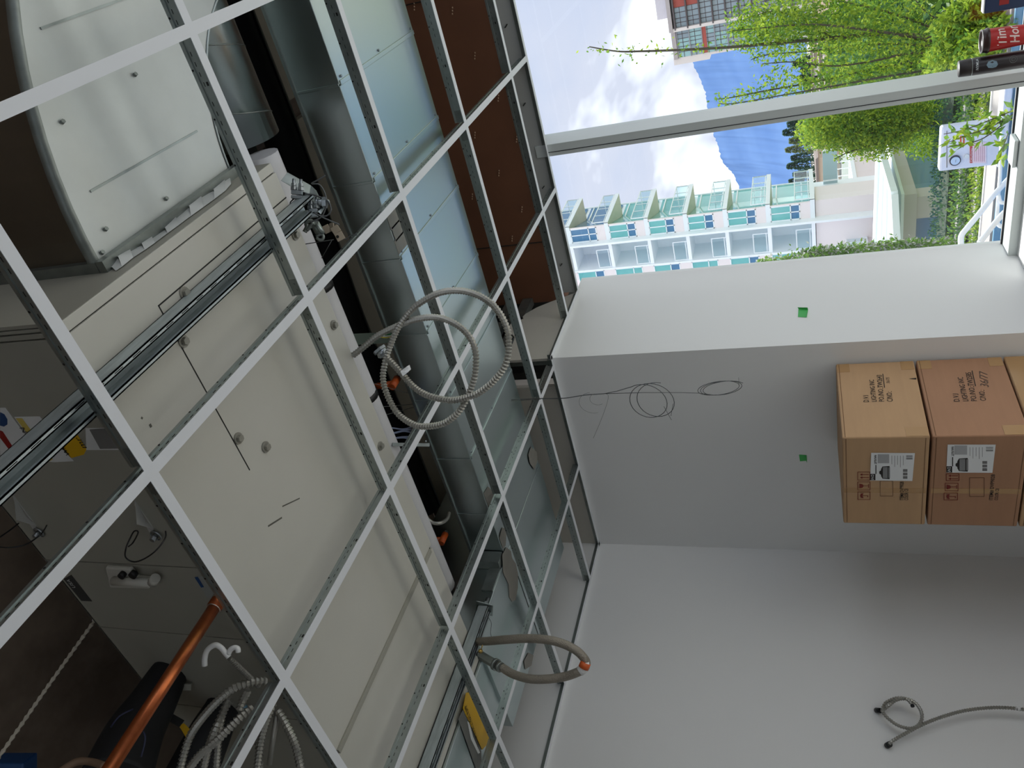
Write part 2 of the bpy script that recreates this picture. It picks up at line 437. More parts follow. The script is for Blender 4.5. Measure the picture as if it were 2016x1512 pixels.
# =================================================================== AIR HANDLER
UX0, UX1, UY0, UY1, UZ0, UZ1 = 0.075, 0.80, 0.335, 2.26, 2.745, 3.258
ah = thing('air_handler', 'large beige enamelled air handling unit lying on steel channels above the grid', 'air handler', (UX0, UY0, UZ0))
mk('casing', MB().box((UX0 + 0.006, UY0 + 0.006, UZ0 + 0.006), (UX1 - 0.006, UY1 - 0.006, UZ1 - 0.006)), gap_dark, ah)
def panel(name, a, b, m=beige): return mk(name, MB().box(a, b), m, ah, 0.0015)
ZP = UZ0 + 0.008
g = 0.0015
panel('bottom_panel', (UX0, UY0, UZ0 + 0.003), (UX1, UY0 + 0.022, ZP))
bp = panel('bottom_panel', (UX0, UY0 + 0.024, UZ0), (UX1, 1.648, ZP))
panel('bottom_panel', (UX0, 1.664, UZ0 + 0.001), (UX1, UY1, ZP))
mk('panel_joint', MB().box((0.2765, 0.424, UZ0 - 0.0005), (0.2795, 0.855, UZ0)).box((0.2765, 0.4225, UZ0 - 0.0005), (UX1, 0.4255, UZ0)), gap_dark, bp)
mk('seam_lip', MB().box((UX0 + 0.003, 1.648, UZ0 - 0.006), (UX1 - 0.02, 1.664, UZ0 + 0.004)), beige_shaded, ah, 0.001)
# end face, near side
mk('end_panel', MB().box((UX0, UY0, ZP), (UX1, UY0 + 0.007, UZ1)), beige_shaded, ah)
mk('end_panel', MB().box((UX0, UY1 - 0.007, ZP), (UX1, UY1, UZ1)), beige_shaded, ah)
mk('side_panel', MB().box((UX1 - 0.007, UY0 + 0.008, ZP), (UX1, UY1 - 0.008, UZ1)), beige_shaded, ah)
mk('top_panel', MB().box((UX0, UY0, UZ1 - 0.005), (UX1, UY1, UZ1)), beige_shaded, ah)
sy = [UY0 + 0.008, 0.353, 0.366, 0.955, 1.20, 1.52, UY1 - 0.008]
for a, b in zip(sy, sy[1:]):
    mk('side_panel', MB().box((UX0, a + 0.0015, ZP), (UX0 + 0.007, b - 0.0015, UZ1)), beige_shaded, ah, 0.001)
for px, py in ((362, 577), (360, 672), (468, 863), (522, 880), (580, 463), (656, 640), (748, 878)):
    c = hit(px, py, Z=UZ0)
    m = MB().tube([c + V((0, 0, 0.001)), c - V((0, 0, 0.0035))], 0.0135, 14)
    m.hexnut(c - V((0, 0, 0.003)), (0, 0, -1), 0.0085, 0.008, 0)
    mk('bolt', m, mat('painted_bolt', (150, 148, 138), 0.4, 0.3), ah)
m = MB()
for a, b, w in (((528, 1036), (555, 1019), 0.004), ((556, 997), (590, 981), 0.003), ((295, 835), (298, 841), 0.005), ((278, 822), (281, 824), 0.004)):
    p, q = hit(*a, Z=UZ0 - 0.0004), hit(*b, Z=UZ0 - 0.0004)
    m.bar(p, q, w, 0.0006)
mk('scuff', m, mat('scuff_grey', (92, 90, 82), 0.8), ah)
XL = UX0 - 0.001                               # labels and fittings on the side
def sidequad(name, pts, m, parent=ah, dx=0.0):
    P = [hit(x, y, X=XL - dx) for x, y in pts]
    return mk(name, MB().prism(P, (0.0008, 0, 0)), m, parent)
def sidetext(s, px, py, size, m, parent, flip=False, sx=1.0, dx=0.0012):
    uy = (0, 0, 1); ux = (0, -1, 0)
    if flip: uy = (0, 0, -1); ux = (0, 1, 0)
    return text(s, hit(px, py, X=XL - dx), ux, uy, size, m, parent, sx=sx)
lw_ = sidequad('notice_label', [(0, 803), (10, 803), (60, 870), (20, 905), (0, 905)], paper)
sidequad('round_emblem', [(0, 812), (8, 816), (14, 826), (14, 836), (8, 840), (0, 838)], blue_p, lw_, 0.001)
sidequad('red_bar', [(0, 848), (5, 850), (27, 884), (20, 888), (0, 862)], red_p, lw_, 0.001)
cl = sidequad('caution_label', [(28, 821), (78, 820), (104, 853), (145, 908), (106, 910), (90, 908)], paper)
sidequad('label_band', [(31, 824), (43, 824), (103, 905), (95, 909)], mat('pale_yellow', (214, 190, 96), 0.6), cl, 0.001)
sidetext('CAUTION', 94, 906, 0.019, ink, cl, False, 1.0, 0.0022)
wl = sidequad('warning_label', [(108, 868), (152, 856), (170, 885), (165, 895), (140, 902)], yellow)
sidetext('WARNING', 139, 897, 0.017, ink, wl)
ml = sidequad('data_label', [(168, 843), (206, 843), (236, 886), (170, 886)], paper)
sidequad('print_block', [(176, 846), (206, 844), (234, 883), (197, 884)], ink_grey, ml, 0.001)
sidetext('mr 2', 172, 883, 0.024, ink, ml)
ul = sidequad('origin_label', [(125, 1140), (140, 1132), (181, 1184), (160, 1183)], mat('dark_label', (58, 57, 55), 0.6))
sidetext('USA', 150, 1158, 0.017, paper, ul)
sl = sidequad('spec_label', [(383, 1136), (402, 1135), (440, 1175), (408, 1177)], mat('worn_label', (158, 160, 156), 0.6))
sidequad('blue_strip', [(383, 1137), (389, 1136), (401, 1156), (396, 1157)], blue_p, sl, 0.001)
for (ax, ay), (bx_, by), (cx, cy_) in (((27, 975), (72, 1035), (98, 1030)), ((266, 985), (303, 1040), (327, 1045))):
    pa, pb, pc = hit(ax, ay, X=UX0), hit(bx_, by, X=UX0), hit(cx, cy_, X=UX0)
    ml_ = (pa + pb) / 2
    br = MB().prism([pa, ml_ + V((-0.006, 0.012, 0)), pb, ml_ + V((-0.030, -0.004, -0.006))], (0, 0.002, 0.002))
    br.prism([pa, pb, pb + V((0, 0.03, 0.02)), pa + V((0, 0.012, 0.008))], (-0.002, 0, 0))
    k = mk('hanger_bracket', br, mat('bracket_white', (196, 196, 192), 0.4), ah)
    ring = [pb + V((-0.006, 0.016 + 0.012 * math.cos(t * 0.35), 0.012 * math.sin(t * 0.35))) for t in range(19)]
    mk('bracket_bolt', MB().tube([pb + V((0, 0.016, 0)), pb + V((-0.02, 0.016, 0))], 0.006, 8).tube(ring, 0.002, 6), bolt_m, k)
cable1 = smooth_path([hit(92, 1034, X=UX0 - 0.02), hit(80, 1052, X=UX0 - 0.06), hit(50, 1072, X=UX0 - 0.08), hit(10, 1078, X=UX0 - 0.1), hit(-30, 1070, X=UX0 - 0.1)])
cable1b = smooth_path([hit(37, 1030, X=UX0 - 0.02), hit(18, 1045, X=UX0 - 0.05), hit(-4, 1060, X=UX0 - 0.08)])
tag(mk('black_cable', MB().tube(cable1, 0.0016, 6).tube(cable1b, 0.0016, 6), black_pl), 'thin black safety cable on the upper bracket beside the slab', 'cable')
cable2 = smooth_path([hit(326, 1046, X=UX0 - 0.02), hit(324, 1062, X=UX0 - 0.05), hit(300, 1090, X=UX0 - 0.08), hit(268, 1106, X=UX0 - 0.08), hit(248, 1098, X=UX0 - 0.08), hit(248, 1080, X=UX0 - 0.06), hit(256, 1060, X=UX0 - 0.04), hit(264, 1046, X=UX0 - 0.02), hit(272, 1048, X=UX0 - 0.02), hit(262, 1068, X=UX0 - 0.03), hit(253, 1076, X=UX0 - 0.05)])
tag(mk('black_cable', MB().tube(cable2, 0.0016, 6), black_pl), 'black safety cable hanging in a loop from the lower bracket', 'cable')
fx = MB().prism([hit(x, y, X=UX0) for x, y in ((213, 1110), (262, 1113), (275, 1130), (300, 1133), (300, 1152), (222, 1150))], (-0.012, 0, 0))
fo = mk('drain_fitting', fx, beige, ah, 0.004)
c = hit(244, 1128, X=UX0 - 0.012); c2 = hit(266, 1127, X=UX0 - 0.012)
mk('valve_port', MB().cyl(c, c + V((-0.012, 0, 0)), 0.008, 12).cyl(c2, c2 + V((-0.012, 0, 0)), 0.009, 12), black_pl, fo)
a = hit(223, 1144, X=UX0 - 0.02); b = hit(300, 1147, X=UX0 - 0.02)
mk('drain_pipe', MB().cyl(a, b, 0.010, 12).cyl(b, hit(306, 1138, X=UX0 - 0.02), 0.011, 12), beige, fo)

# =================================================================== DUCTS
# flat supply duct above the grid
DX0, DX1, DZ0, DZ1 = 1.19, 1.755, 2.722, 2.862
du = thing('supply_duct', 'flat rectangular galvanized duct with cross seams running towards the pier', 'duct', (DX0, -0.6, DZ0))
yy = [-0.85, -0.56, -0.28, -0.005, 0.271, 0.551, 0.805, 1.079, 1.348, 1.62, 1.90, 2.14]
for i, (a, b) in enumerate(zip(yy, yy[1:])):
    dz = (0.0, 0.0012, 0.0006)[i % 3]
    sec = MB().box((DX0, a + 0.001, DZ0 + dz), (DX1, b - 0.001, DZ1))
    so = mk('duct_section', sec, duct_metal, du, 0.002)
    if b < 2.1:
        mk('cross_seam', MB().box((DX0 + 0.004, b - 0.012, DZ0 - 0.0035), (DX1 - 0.004, b + 0.001, DZ0 + dz)).box((DX0 - 0.004, b - 0.006, DZ0 + 0.002), (DX0, b + 0.001, DZ1)), duct_metal, so, 0.001)
        sp = MB()
        for x in (DX0 + 0.02, (DX0 + DX1) / 2, DX1 - 0.02): sp.hexnut((x, b - 0.02, DZ0 + dz), (0, 0, -1), 0.004, 0.004)
        mk('duct_screw', sp, bolt_m, so)
mk('corner_flange', MB().box((DX0 - 0.006, -0.85, DZ1 - 0.004), (DX0, 2.14, DZ1 + 0.006)), galv, du)
patch = MB()
for (x, y), w in (((1.215, 0.66), 0.05), ((1.22, 0.70), 0.06), ((1.21, 0.74), 0.05)):
    patch.box((x - 0.024, y, DZ0 - 0.0015), (x + w, y + 0.045, DZ0 - 0.0005))
mk('sealing_tape', patch, foil, du)
pt2 = [(1.192, 1.79), (1.24, 1.80), (1.27, 1.86), (1.25, 1.90), (1.265, 1.93), (1.22, 1.955), (1.192, 1.94)]
mk('sealing_tape', MB().prism([(x, y, DZ0 - 0.001) for x, y in pt2], (0, 0, -0.001)), foil, du)
pt3 = [(1.192, 2.03), (1.24, 2.02), (1.27, 2.06), (1.22, 2.10), (1.192, 2.09)]
mk('sealing_tape', MB().prism([(x, y, DZ0 - 0.001) for x, y in pt3], (0, 0, -0.001)), foil, du)

# plenum between the unit and the duct
pn = thing('plenum_box', 'grey sheet metal plenum joining the far end of the unit to the flat duct', 'plenum', (UX1, 2.14, DZ0))
mk('plenum_body', MB().box((0.80, 2.142, DZ0), (1.76, 2.692, 3.12)).box((-0.6, UY1 + 0.003, DZ0 + 0.012), (0.80, 2.60, 3.2)), duct_metal, pn, 0.002)
mk('seam_line', MB().box((1.235, 2.15, DZ0 - 0.0012), (1.238, 2.69, DZ0)), gap_dark, pn)
mk('corner_flange', MB().box((1.02, 2.134, DZ0 + 0.004), (1.19, 2.142, DZ0 + 0.05)).box((1.13, 2.10, DZ0 + 0.004), (1.186, 2.14, DZ1)), galv, pn)
tp = [(1.13, 2.16), (1.17, 2.10), (1.22, 2.11), (1.245, 2.16), (1.235, 2.19), (1.25, 2.24), (1.24, 2.29), (1.20, 2.33), (1.15, 2.345), (1.12, 2.32), (1.11, 2.28), (1.14, 2.24)]
mk('sealing_tape', MB().prism([(x, y, DZ0 - 0.0012) for x, y in tp], (0, 0, -0.001)), foil, pn)
tp = [hit(x, y, Z=DZ0 - 0.002) for x, y in ((1045, 880), (1057, 890), (1058, 905), (1052, 925), (1043, 912), (1040, 895))]
mk('sealing_tape', MB().prism(tp, (0, 0, -0.001)), foil, pn)
tp = [hit(x, y, Z=DZ0 - 0.002) for x, y in ((1040, 1285), (1050, 1290), (1046, 1310), (1034, 1318), (1031, 1302))]
mk('sealing_tape', MB().prism(tp, (0, 0, -0.001)), foil, pn)
yl = [hit(x, y, Z=DZ0 + 0.010) for x, y in ((917, 1364), (926, 1362), (966, 1458), (949, 1476), (911, 1395))]
yo = mk('yellow_label', MB().prism(yl, (0, 0, -0.001)), yellow, pn)
a = hit(944, 1466, Z=DZ0 + 0.0075); b = hit(917, 1382, Z=DZ0 + 0.0075)
d = (b - a).normalized(); uy = V((0, 0, 1)).cross(d)
text('WATER SOURCE HEAT PUMP', a, d, -uy, 0.026, ink, yo, sx=0.62)
gs = [hit(x, y, Z=DZ0 + 0.010) for x, y in ((902, 1415), (911, 1397), (947, 1478), (948, 1512), (936, 1512))]
go = mk('grey_sticker', MB().prism(gs, (0, 0, -0.0008)), grey_st, pn)
gw = [hit(x, y, Z=DZ0 + 0.0088) for x, y in ((920, 1420), (924, 1423), (931, 1450), (945, 1482), (941, 1484), (927, 1455))]
mk('torn_strip', MB().prism(gw, (0, 0, -0.0006)), paper, go)

# radius elbow at the near end
EX, EY = 1.13, 0.332
EZ0, EZ1 = 2.822, 3.16
def arc(r, n=22, a1=90): return [V((EX - r * math.cos(math.radians(a1 * k / n)), EY - r * math.sin(math.radians(a1 * k / n)), 0)) for k in range(n + 1)]
heel, throat = arc(0.855), arc(0.394)
el = thing('duct_elbow', 'wide silvery curved sheet metal duct elbow bolted to the end of the beige unit', 'duct elbow', (EX, EY, EZ0))
el0, el1 = V((0, 0, EZ0)), V((0, 0, EZ1))
m = MB()
for i in range(22): m.add([heel[i] + el0, heel[i + 1] + el0, throat[i + 1] + el0, throat[i] + el0], [(0, 1, 2, 3)])
m.add([p + el0 + V((0, 0, 0.001)) for p in (heel[0], heel[1], throat[1], throat[0])], [(3, 2, 1, 0)])
mk('bottom_sheet', m, elbow_metal, el)
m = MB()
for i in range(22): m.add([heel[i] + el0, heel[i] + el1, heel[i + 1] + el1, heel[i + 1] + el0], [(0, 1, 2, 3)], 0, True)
mk('heel_sheet', m, mat('heel_dark_reflection', (120, 112, 100), 0.42, 0.85, var=0.1, vscale=5), el)  # same sheet as the elbow, its dark brownish reflection put into the colour
m = MB()
for i in range(22): m.add([throat[i] + el0, throat[i + 1] + el0, throat[i + 1] + el1, throat[i] + el1], [(0, 1, 2, 3)], 0, True)
mk('throat_sheet', m, galv_dark, el)
m = MB()
for i in range(22): m.add([heel[i] + el1, throat[i] + el1, throat[i + 1] + el1, heel[i + 1] + el1], [(0, 1, 2, 3)])
mk('top_sheet', m, galv_dark, el)
out = arc(0.866); rim = MB()
for i in range(22):                              # locked rim along the heel, slightly proud
    rim.add([heel[i] + el0, heel[i + 1] + el0, out[i + 1] + el0, out[i] + el0, out[i] + el0 + V((0, 0, 0.02)), out[i + 1] + el0 + V((0, 0, 0.02))], [(0, 3, 2, 1), (3, 4, 5, 2)], 0, True)
mk('heel_rim', rim, galv_dark, el)
rim = MB().tube([p + el0 + V((0, 0, -0.001)) for p in arc(0.390)], 0.003, 6)
mk('throat_rim', rim, galv, el)
jm = MB()
for pa, pb in (((178, 377), (388, 258)), ((80, 56), (245, -3))):
    p, q = hit(*pa, Z=EZ0 - 0.001), hit(*pb, Z=EZ0 - 0.001); jm.bar(p, q, 0.0045, 0.003)
mk('cross_seam', jm, galv, el)
pts = [(212, 527), (225, 505), (250, 494), (272, 484), (292, 472), (318, 455), (340, 430), (368, 405), (392, 385), (418, 372), (440, 352), (449, 347)]
top = [hit(x, y, Z=EZ0 - 0.002) for x, y in pts]
bot = [hit(x, y, Y=EY + 0.001) for x, y in ((228, 533), (240, 525), (262, 507), (285, 492), (305, 478), (330, 459), (352, 443), (376, 425), (400, 408), (422, 392), (444, 375), (455, 362))]
m = MB()
for i in range(11):
    j = 0.006 * (i % 2); w = V((0, -0.004 - j, -0.004 - j * 0.5))
    m.add([top[i], top[i + 1], bot[i + 1], bot[i], (top[i] + bot[i]) / 2 + w, (top[i + 1] + bot[i + 1]) / 2 + w], [(0, 1, 5, 4), (4, 5, 2, 3)], 0, True)
mk('bent_flange', m, mat('bright_flange', (214, 216, 214), 0.55, 0.4, var=0.04), el)
m = MB()
for px, py in ((200, 498), (248, 503), (353, 432), (428, 375), (265, 148), (122, 241), (326, 392), (207, 452)):
    c = hit(px, py, Z=EZ0 - 0.001); m.hexnut(c, (0, -0.4, -1), 0.0045, 0.006)
mk('sheet_screw', m, galv_dark, el)
m = MB().box((0.262, EY - 0.02, EZ0 - 0.02), (0.76, EY + 0.003, EZ0 - 0.001)).box((0.262, EY - 0.018, EZ0), (0.278, EY + 0.003, EZ1))
mk('mounting_flange', m, galv_dark, el)

# round duct, pipes and boards higher up
rd = thing('round_duct', 'shiny round metal duct behind the elbow beside the black pipes', 'duct', (1.06, -0.6, 3.0))
mk('duct_tube', MB().cyl((1.06, -0.6, 3.0), (1.06, 0.34, 3.0), 0.105, 32), duct_metal, rd)
m = MB().tube([(1.06 + 0.106 * math.cos(t * 0.4), -0.55 + t * 0.011, 3.0 + 0.106 * math.sin(t * 0.4)) for t in range(78)], 0.002, 5)
mk('lock_seam', m, galv_dark, rd)
wp = smooth_path([(0.975, 0.36, 2.90), (0.975, 0.9, 2.90), (0.975, 1.5, 2.90), (1.0, 2.1, 2.92)], 8)
w = thing('white_pipe', 'white lagged pipe lying along the right edge of the beige unit', 'pipe', (0.975, 0.36, 2.9))
mk('lagging', MB().tube(wp, 0.05, 16), mat('white_lagging', (214, 214, 216), 0.6, bump=0.2, bscale=25), w)
m = MB()
for y in (0.75, 1.15, 1.42): m.cyl((0.975, y, 2.90), (0.975, y + 0.022, 2.90), 0.0525, 16)
mk('strap', m, black_pl, w)
bp_ = thing('black_pipe', 'thick black insulated pipe running along the slab between unit and flat duct', 'pipe', (1.36, -0.6, 3.12))
mk('insulation', MB().tube([(1.42, -0.6, 3.12), (1.42, 0.4, 3.12), (1.37, 1.1, 3.12), (1.38, 2.05, 3.12)], 0.062, 18), black_rub, bp_)
mk('insulation_seam', MB().tube([(1.425, -0.6, 3.056), (1.425, 0.4, 3.056), (1.375, 1.1, 3.056), (1.385, 2.05, 3.056)], 0.003, 6), black_pl, bp_)
bp2 = thing('black_pipe', 'thinner black insulated pipe just left of the thick black pipe', 'pipe', (1.23, -0.6, 3.14))
mk('insulation', MB().tube([(1.24, -0.6, 3.15), (1.24, 0.4, 3.15), (1.21, 1.1, 3.15), (1.2, 2.05, 3.15)], 0.042, 16), black_rub, bp2)
tag(mk('soffit_board', MB().box((1.62, -0.7, 3.22), (2.7, 0.385, 3.25)), olive), 'dull olive board above the duct at the near side of a gap', 'board')
tag(mk('soffit_board', MB().box((1.60, 0.455, 3.22), (2.7, 2.7, 3.25)), olive), 'dull olive board above the duct at the far side of a gap', 'board')
tag(mk('ceiling_joist', MB().box((0.9, 0.36, 3.26), (2.7, 0.48, 3.42)), mat('dark_timber', (70, 58, 48), 0.9, var=0.2, stretch=(1, 12, 12))), 'dark rough joist seen through the gap of the olive boards', 'joist')
br = thing('pipe_bracket', 'short dark green steel bracket crossing from the unit to the black pipes', 'bracket', (0.85, 1.02, 2.93))
a, b = at(682, 669, 2.42), at(772, 664, 2.62)
mk('bracket_arm', MB().bar(a, b, 0.035, 0.004), mat('green_grey_steel', (70, 82, 74), 0.5, 0.4), br)
for (px, py), l in (((776, 755), 'orange pipe tee in the dark gap behind the cable coil'), ((872, 1062), 'orange pipe cap in the dark gap near the black pipe bend')):
    c = at(px, py, 2.75 if px < 800 else 3.15)
    o = thing('pipe_fitting', l, 'pipe fitting', c)
    mk('fitting_body', MB().cyl(c - V((0.022, 0, 0)), c + V((0.03, 0, 0)), 0.013, 16).cyl(c, c + V((0, 0.01, 0.09)), 0.011, 14), orange, o)
    mk('end_plug', MB().cyl(c + V((0.03, 0, 0)), c + V((0.042, 0, 0)), 0.009, 10), galv_dark, o)
cb = thing('data_cables', 'bundle of thin blue grey data cables crossing the dark gap', 'cables', at(770, 850, 2.7))
for k in range(5):
    y = 843 + k * 5
    mk('data_cable', MB().tube(smooth_path([at(755, y - 2 + k, 2.62), at(775, y + (k % 2) * 4, 2.7), at(795, y + 2 - (k % 3) * 3, 2.8), at(815, y - 4 + k * 2, 2.95)], 5), 0.003, 6), mat('data_cable_blue', (120, 130, 156), 0.5), cb)
ch = thing('channel_stub', 'short galvanized channel stub with bolt poking out under the runner', 'channel', at(810, 876, 2.6))
a, b = at(772, 875, 2.62), at(845, 876, 2.66)
mk('channel_body', MB().bar(a, b, 0.011, 0.011), galv, ch)
mk('bolt', MB().cyl(at(838, 871, 2.64), at(838, 867, 2.64), 0.003, 8), bolt_m, ch)
cp = smooth_path([at(838, 1018, 2.9), at(850, 1028, 2.9), at(866, 1030, 2.9), at(880, 1022, 2.95), at(884, 1010, 3.0)], 5)
tag(mk('small_conduit', MB().tube(cp, 0.007, 8), bx), 'small bent grey conduit hooked round the black pipe end', 'conduit')

# =================================================================== STRUTS
def strut(name, label, x0, x1, y, z0=2.7005):
    o = thing(name, label, 'steel channel', (x0, y, z0))
    t = 0.0025; w = 0.0205; h = 0.041
    m = MB()
    m.box((x0, y - w, z0 + h - t), (x1, y + w, z0 + h))
    for s in (-1, 1):
        a, b = sorted((y + s * w, y + s * (w - t))); m.box((x0, a, z0), (x1, b, z0 + h))
        a, b = sorted((y + s * w, y + s * 0.011)); m.box((x0, a, z0), (x1, b, z0 + t))
        a, b = sorted((y + s * 0.0135, y + s * 0.011)); m.box((x0, a, z0), (x1, b, z0 + 0.009))
    mk('channel', m, strut_metal, o)
    sl = MB(); x = x0 + 0.05
    while x < x1 - 0.04:
        sl.box((x, y - 0.0165, z0 - 0.0004), (x + 0.022, y - 0.0150, z0)); x += 0.051
    mk('side_slot', sl, gap_dark, o)
    return o
strut('strut_channel', 'galvanized steel channel passing under the near end of the beige unit', -1.25, 0.845, 0.462)
s2 = strut('strut_channel', 'galvanized steel channel passing under the far end of the beige unit', -1.6, 0.915, 2.115)
E3 = at(957, 1206, 2.86)
m = MB().obox((0.919, 2.115, 2.722), (0.002, 0, 0), (0, 0.032, 0.01), (0, -0.01, 0.032))
mk('square_washer', m, galv, s2, 0.002)
m = MB().cyl((0.90, 2.113, 2.722), (0.965, 2.113, 2.722), 0.006, 10).hexnut((0.922, 2.113, 2.722), (1, 0, 0), 0.012, 0.011).hexnut((0.936, 2.113, 2.722), (1, 0, 0), 0.010, 0.008)
mk('rod_nut', m, bolt_m, s2)

# seismic bracket at the end of the near channel
sb = thing('seismic_bracket', 'pale zinc plate with clamp bolts and cable loops at the end of the channel', 'bracket', at(600, 385, 1.98))
def c4(x, y, d): return at(540 + x * 200 / 2016, 330 + y * 150 / 1512, d)
D0 = 2.02
pl1 = [c4(130, 255, D0), c4(260, 92, D0 + 0.02), c4(725, 350, D0 + 0.03), c4(700, 520, D0 + 0.01), c4(420, 430, D0)]
mk('long_plate', MB().prism(pl1, -cf * -0.004), galv, sb, 0.0008)
pl2 = [c4(700, 520, D0 + 0.01), c4(725, 350, D0 + 0.03), c4(830, 450, D0 + 0.02), c4(900, 600, D0), c4(1000, 780, D0 - 0.02), c4(920, 930, D0 - 0.03), c4(860, 860, D0 - 0.03), c4(760, 640, D0 - 0.01)]
mk('bent_plate', MB().prism(pl2, cf * 0.004), galv, sb, 0.0008)
for (ax, ay), (bx2, by2) in (((345, 490), (560, 505)), ((690, 870), (860, 850))):
    a, b = c4(ax, ay, D0 - 0.03), c4(bx2, by2, D0 - 0.03)
    cl_ = mk('cable_clamp', MB().bar(a, b, 0.012, 0.010, up=cr).bar(a + cd * 0.012, b + cd * 0.012, 0.014, 0.008, up=cr), bolt_m, sb, 0.001)
    m = MB()
    for f in (0.2, 0.85):
        c = a + (b - a) * f
        m.tube([c, c - cd * 0.034], 0.0042, 8).hexnut(c - cd * 0.006, -cd, 0.0085, 0.008).hexnut(c - cd * 0.016, -cd, 0.007, 0.007)
    mk('clamp_bolt', m, bolt_m, cl_)
m = MB().cyl(c4(850, 690, D0 - 0.03), c4(1010, 690, D0 - 0.02), 0.009, 10).hexnut(c4(960, 690, D0 - 0.03), cr, 0.014, 0.010).ball(c4(1050, 680, D0 - 0.03), 0.007)
mk('rod_nut', m, bolt_m, sb)
lp = smooth_path([c4(x, y, D0 - 0.035) for x, y in ((1010, 155), (880, 240), (740, 320), (880, 330), (980, 450), (1035, 620), (1040, 720), (1000, 860), (940, 970), (850, 1030), (760, 1060), (700, 1075))], 6)
mk('steel_cable', MB().tube(lp, 0.0022, 6), wire_m, sb)
lp = smooth_path([c4(x, y, D0 - 0.036) for x, y in ((600, 525), (780, 540), (920, 590), (1060, 660), (1120, 780), (1115, 880), (1030, 960), (900, 950), (790, 890), (900, 960), (1100, 1050), (1290, 1130))], 6)
mk('steel_cable', MB().tube(lp, 0.0022, 6), wire_m, sb)
lp = smooth_path([c4(x, y, D0 - 0.03) for x, y in ((330, 770), (320, 690), (400, 610), (470, 560), (500, 610), (560, 710), (620, 760))], 6)
mk('steel_cable', MB().tube(lp, 0.0017, 6), black_pl, sb)
bc = thing('beam_clamp', 'small zinc hook clamp and sleeve hanging just below the channel end', 'clamp', c4(750, 1150, 2.05))
D1 = 2.05
m = MB().tube(smooth_path([c4(600, 1280, D1), c4(650, 1180, D1), c4(640, 1100, D1), c4(720, 1060, D1), c4(760, 1110, D1), c4(700, 1180, D1), c4(640, 1240, D1)], 4), 0.006, 8)
mk('hook', m, galv_dark, bc)
mk('sleeve', MB().cyl(c4(800, 1100, D1), c4(920, 1320, D1 + 0.02), 0.012, 12).cyl(c4(830, 1120, D1 - 0.01), c4(960, 1290, D1), 0.006, 10), galv, bc)
mk('eye', MB().tube(smooth_path([c4(830, 1370, D1), c4(900, 1330, D1), c4(970, 1350, D1), c4(960, 1420, D1), c4(890, 1430, D1), c4(840, 1390, D1)], 4), 0.004, 8), galv_dark, bc)
hb = thing('wire_hanger_clip', 'beige bent strap clip with a slot and twisted wire under the runner', 'clip', c4(1200, 1300, 2.1))
D2 = 2.12
sp = [c4(980, 1250, D2), c4(1100, 1190, D2), c4(1180, 1170, D2 - 0.01), c4(1260, 1290, D2 - 0.02), c4(1340, 1440, D2 - 0.02)]
m = MB()
for a, b in zip(sp, sp[1:]): m.bar(a, b, 0.022, 0.003, up=cf)
mk('strap', m, mat('strap_beige', (176, 162, 142), 0.5, 0.3), hb, 0.001)
mk('slot', MB().tube([c4(1255, 1370, D2 - 0.024), c4(1255, 1370, D2 - 0.0215)], 0.004, 10), gap_dark, hb)
m = MB().tube(smooth_path([c4(1350, 1380, D2), c4(1420, 1420, D2), c4(1480, 1370, D2), c4(1560, 1330, D2), c4(1640, 1340, D2)], 4), 0.0014, 6)
m.tube([c4(600, 1520, D2), c4(1180, 1430, D2)], 0.0012, 5).tube([c4(1150, 1430, D2), c4(940, 1800, D2)], 0.0012, 5)
mk('wire', m, wire_m, hb)

# =================================================================== CABLES, HOSE, WIRES
def d_coil(x): return 2.22 - (x - 696) / 300 * 0.26
path = [(696, 699), (720, 680), (745, 660), (791, 638), (822, 628), (861, 625), (897, 638), (923, 661), (936, 692), (936, 731), (930, 757), (918, 786), (902, 812), (877, 832), (848, 839), (817, 837), (784, 815), (763, 779), (754, 745), (758, 714), (766, 687), (781, 650), (800, 622), (822, 600), (861, 578), (900, 572), (938, 580), (972, 602), (995, 638), (1002, 674), (995, 718), (972, 750), (945, 772), (923, 781), (887, 788), (843, 779), (815, 762), (794, 739), (778, 721), (762, 705)]
m = MB(); corrugated(m, smooth_path([at(x, y, d_coil(x) - 0.012 * (i > 20)) for i, (x, y) in enumerate(path)], 5), 0.0078, 0.0085)
bc_ = thing('armored_cable', 'grey armored electrical cable coiled in two loops hanging through the grid', 'cable', at(880, 700, 2.05))
mk('armor', m, bx, bc_)
m = MB()
a = at(754, 693, 2.22)
m.cyl(at(757, 698, 2.2), at(748, 689, 2.2), 0.016, 10).hexnut(at(749, 691, 2.2), at(745, 686, 2.2) - at(749, 691, 2.2), 0.020, 0.008).box(a - V((0.012, 0.012, 0.006)), a + V((0.012, 0.012, 0.014)))
mk('connector', m, bolt_m, bc_)
for k, mm in enumerate((mat('wire_green', (40, 120, 70), 0.5), mat('wire_white', (220, 220, 216), 0.5), mat('wire_yellow', (200, 180, 60), 0.5))):
    mk('conductor', MB().tube(smooth_path([at(776, 658 + k * 2, 2.16), at(760, 659 + k * 3, 2.2), at(745, 661 + k, 2.2), at(737, 663, 2.2)], 4), 0.0016, 6), mm, bc_)
tg = [at(788, 731, 2.10), at(800, 722, 2.10), at(806, 718, 2.11), at(809, 727, 2.11), at(803, 733, 2.10), at(793, 741, 2.10)]
mk('cable_tag', MB().prism(tg, cf * 0.0008), paper, bc_)

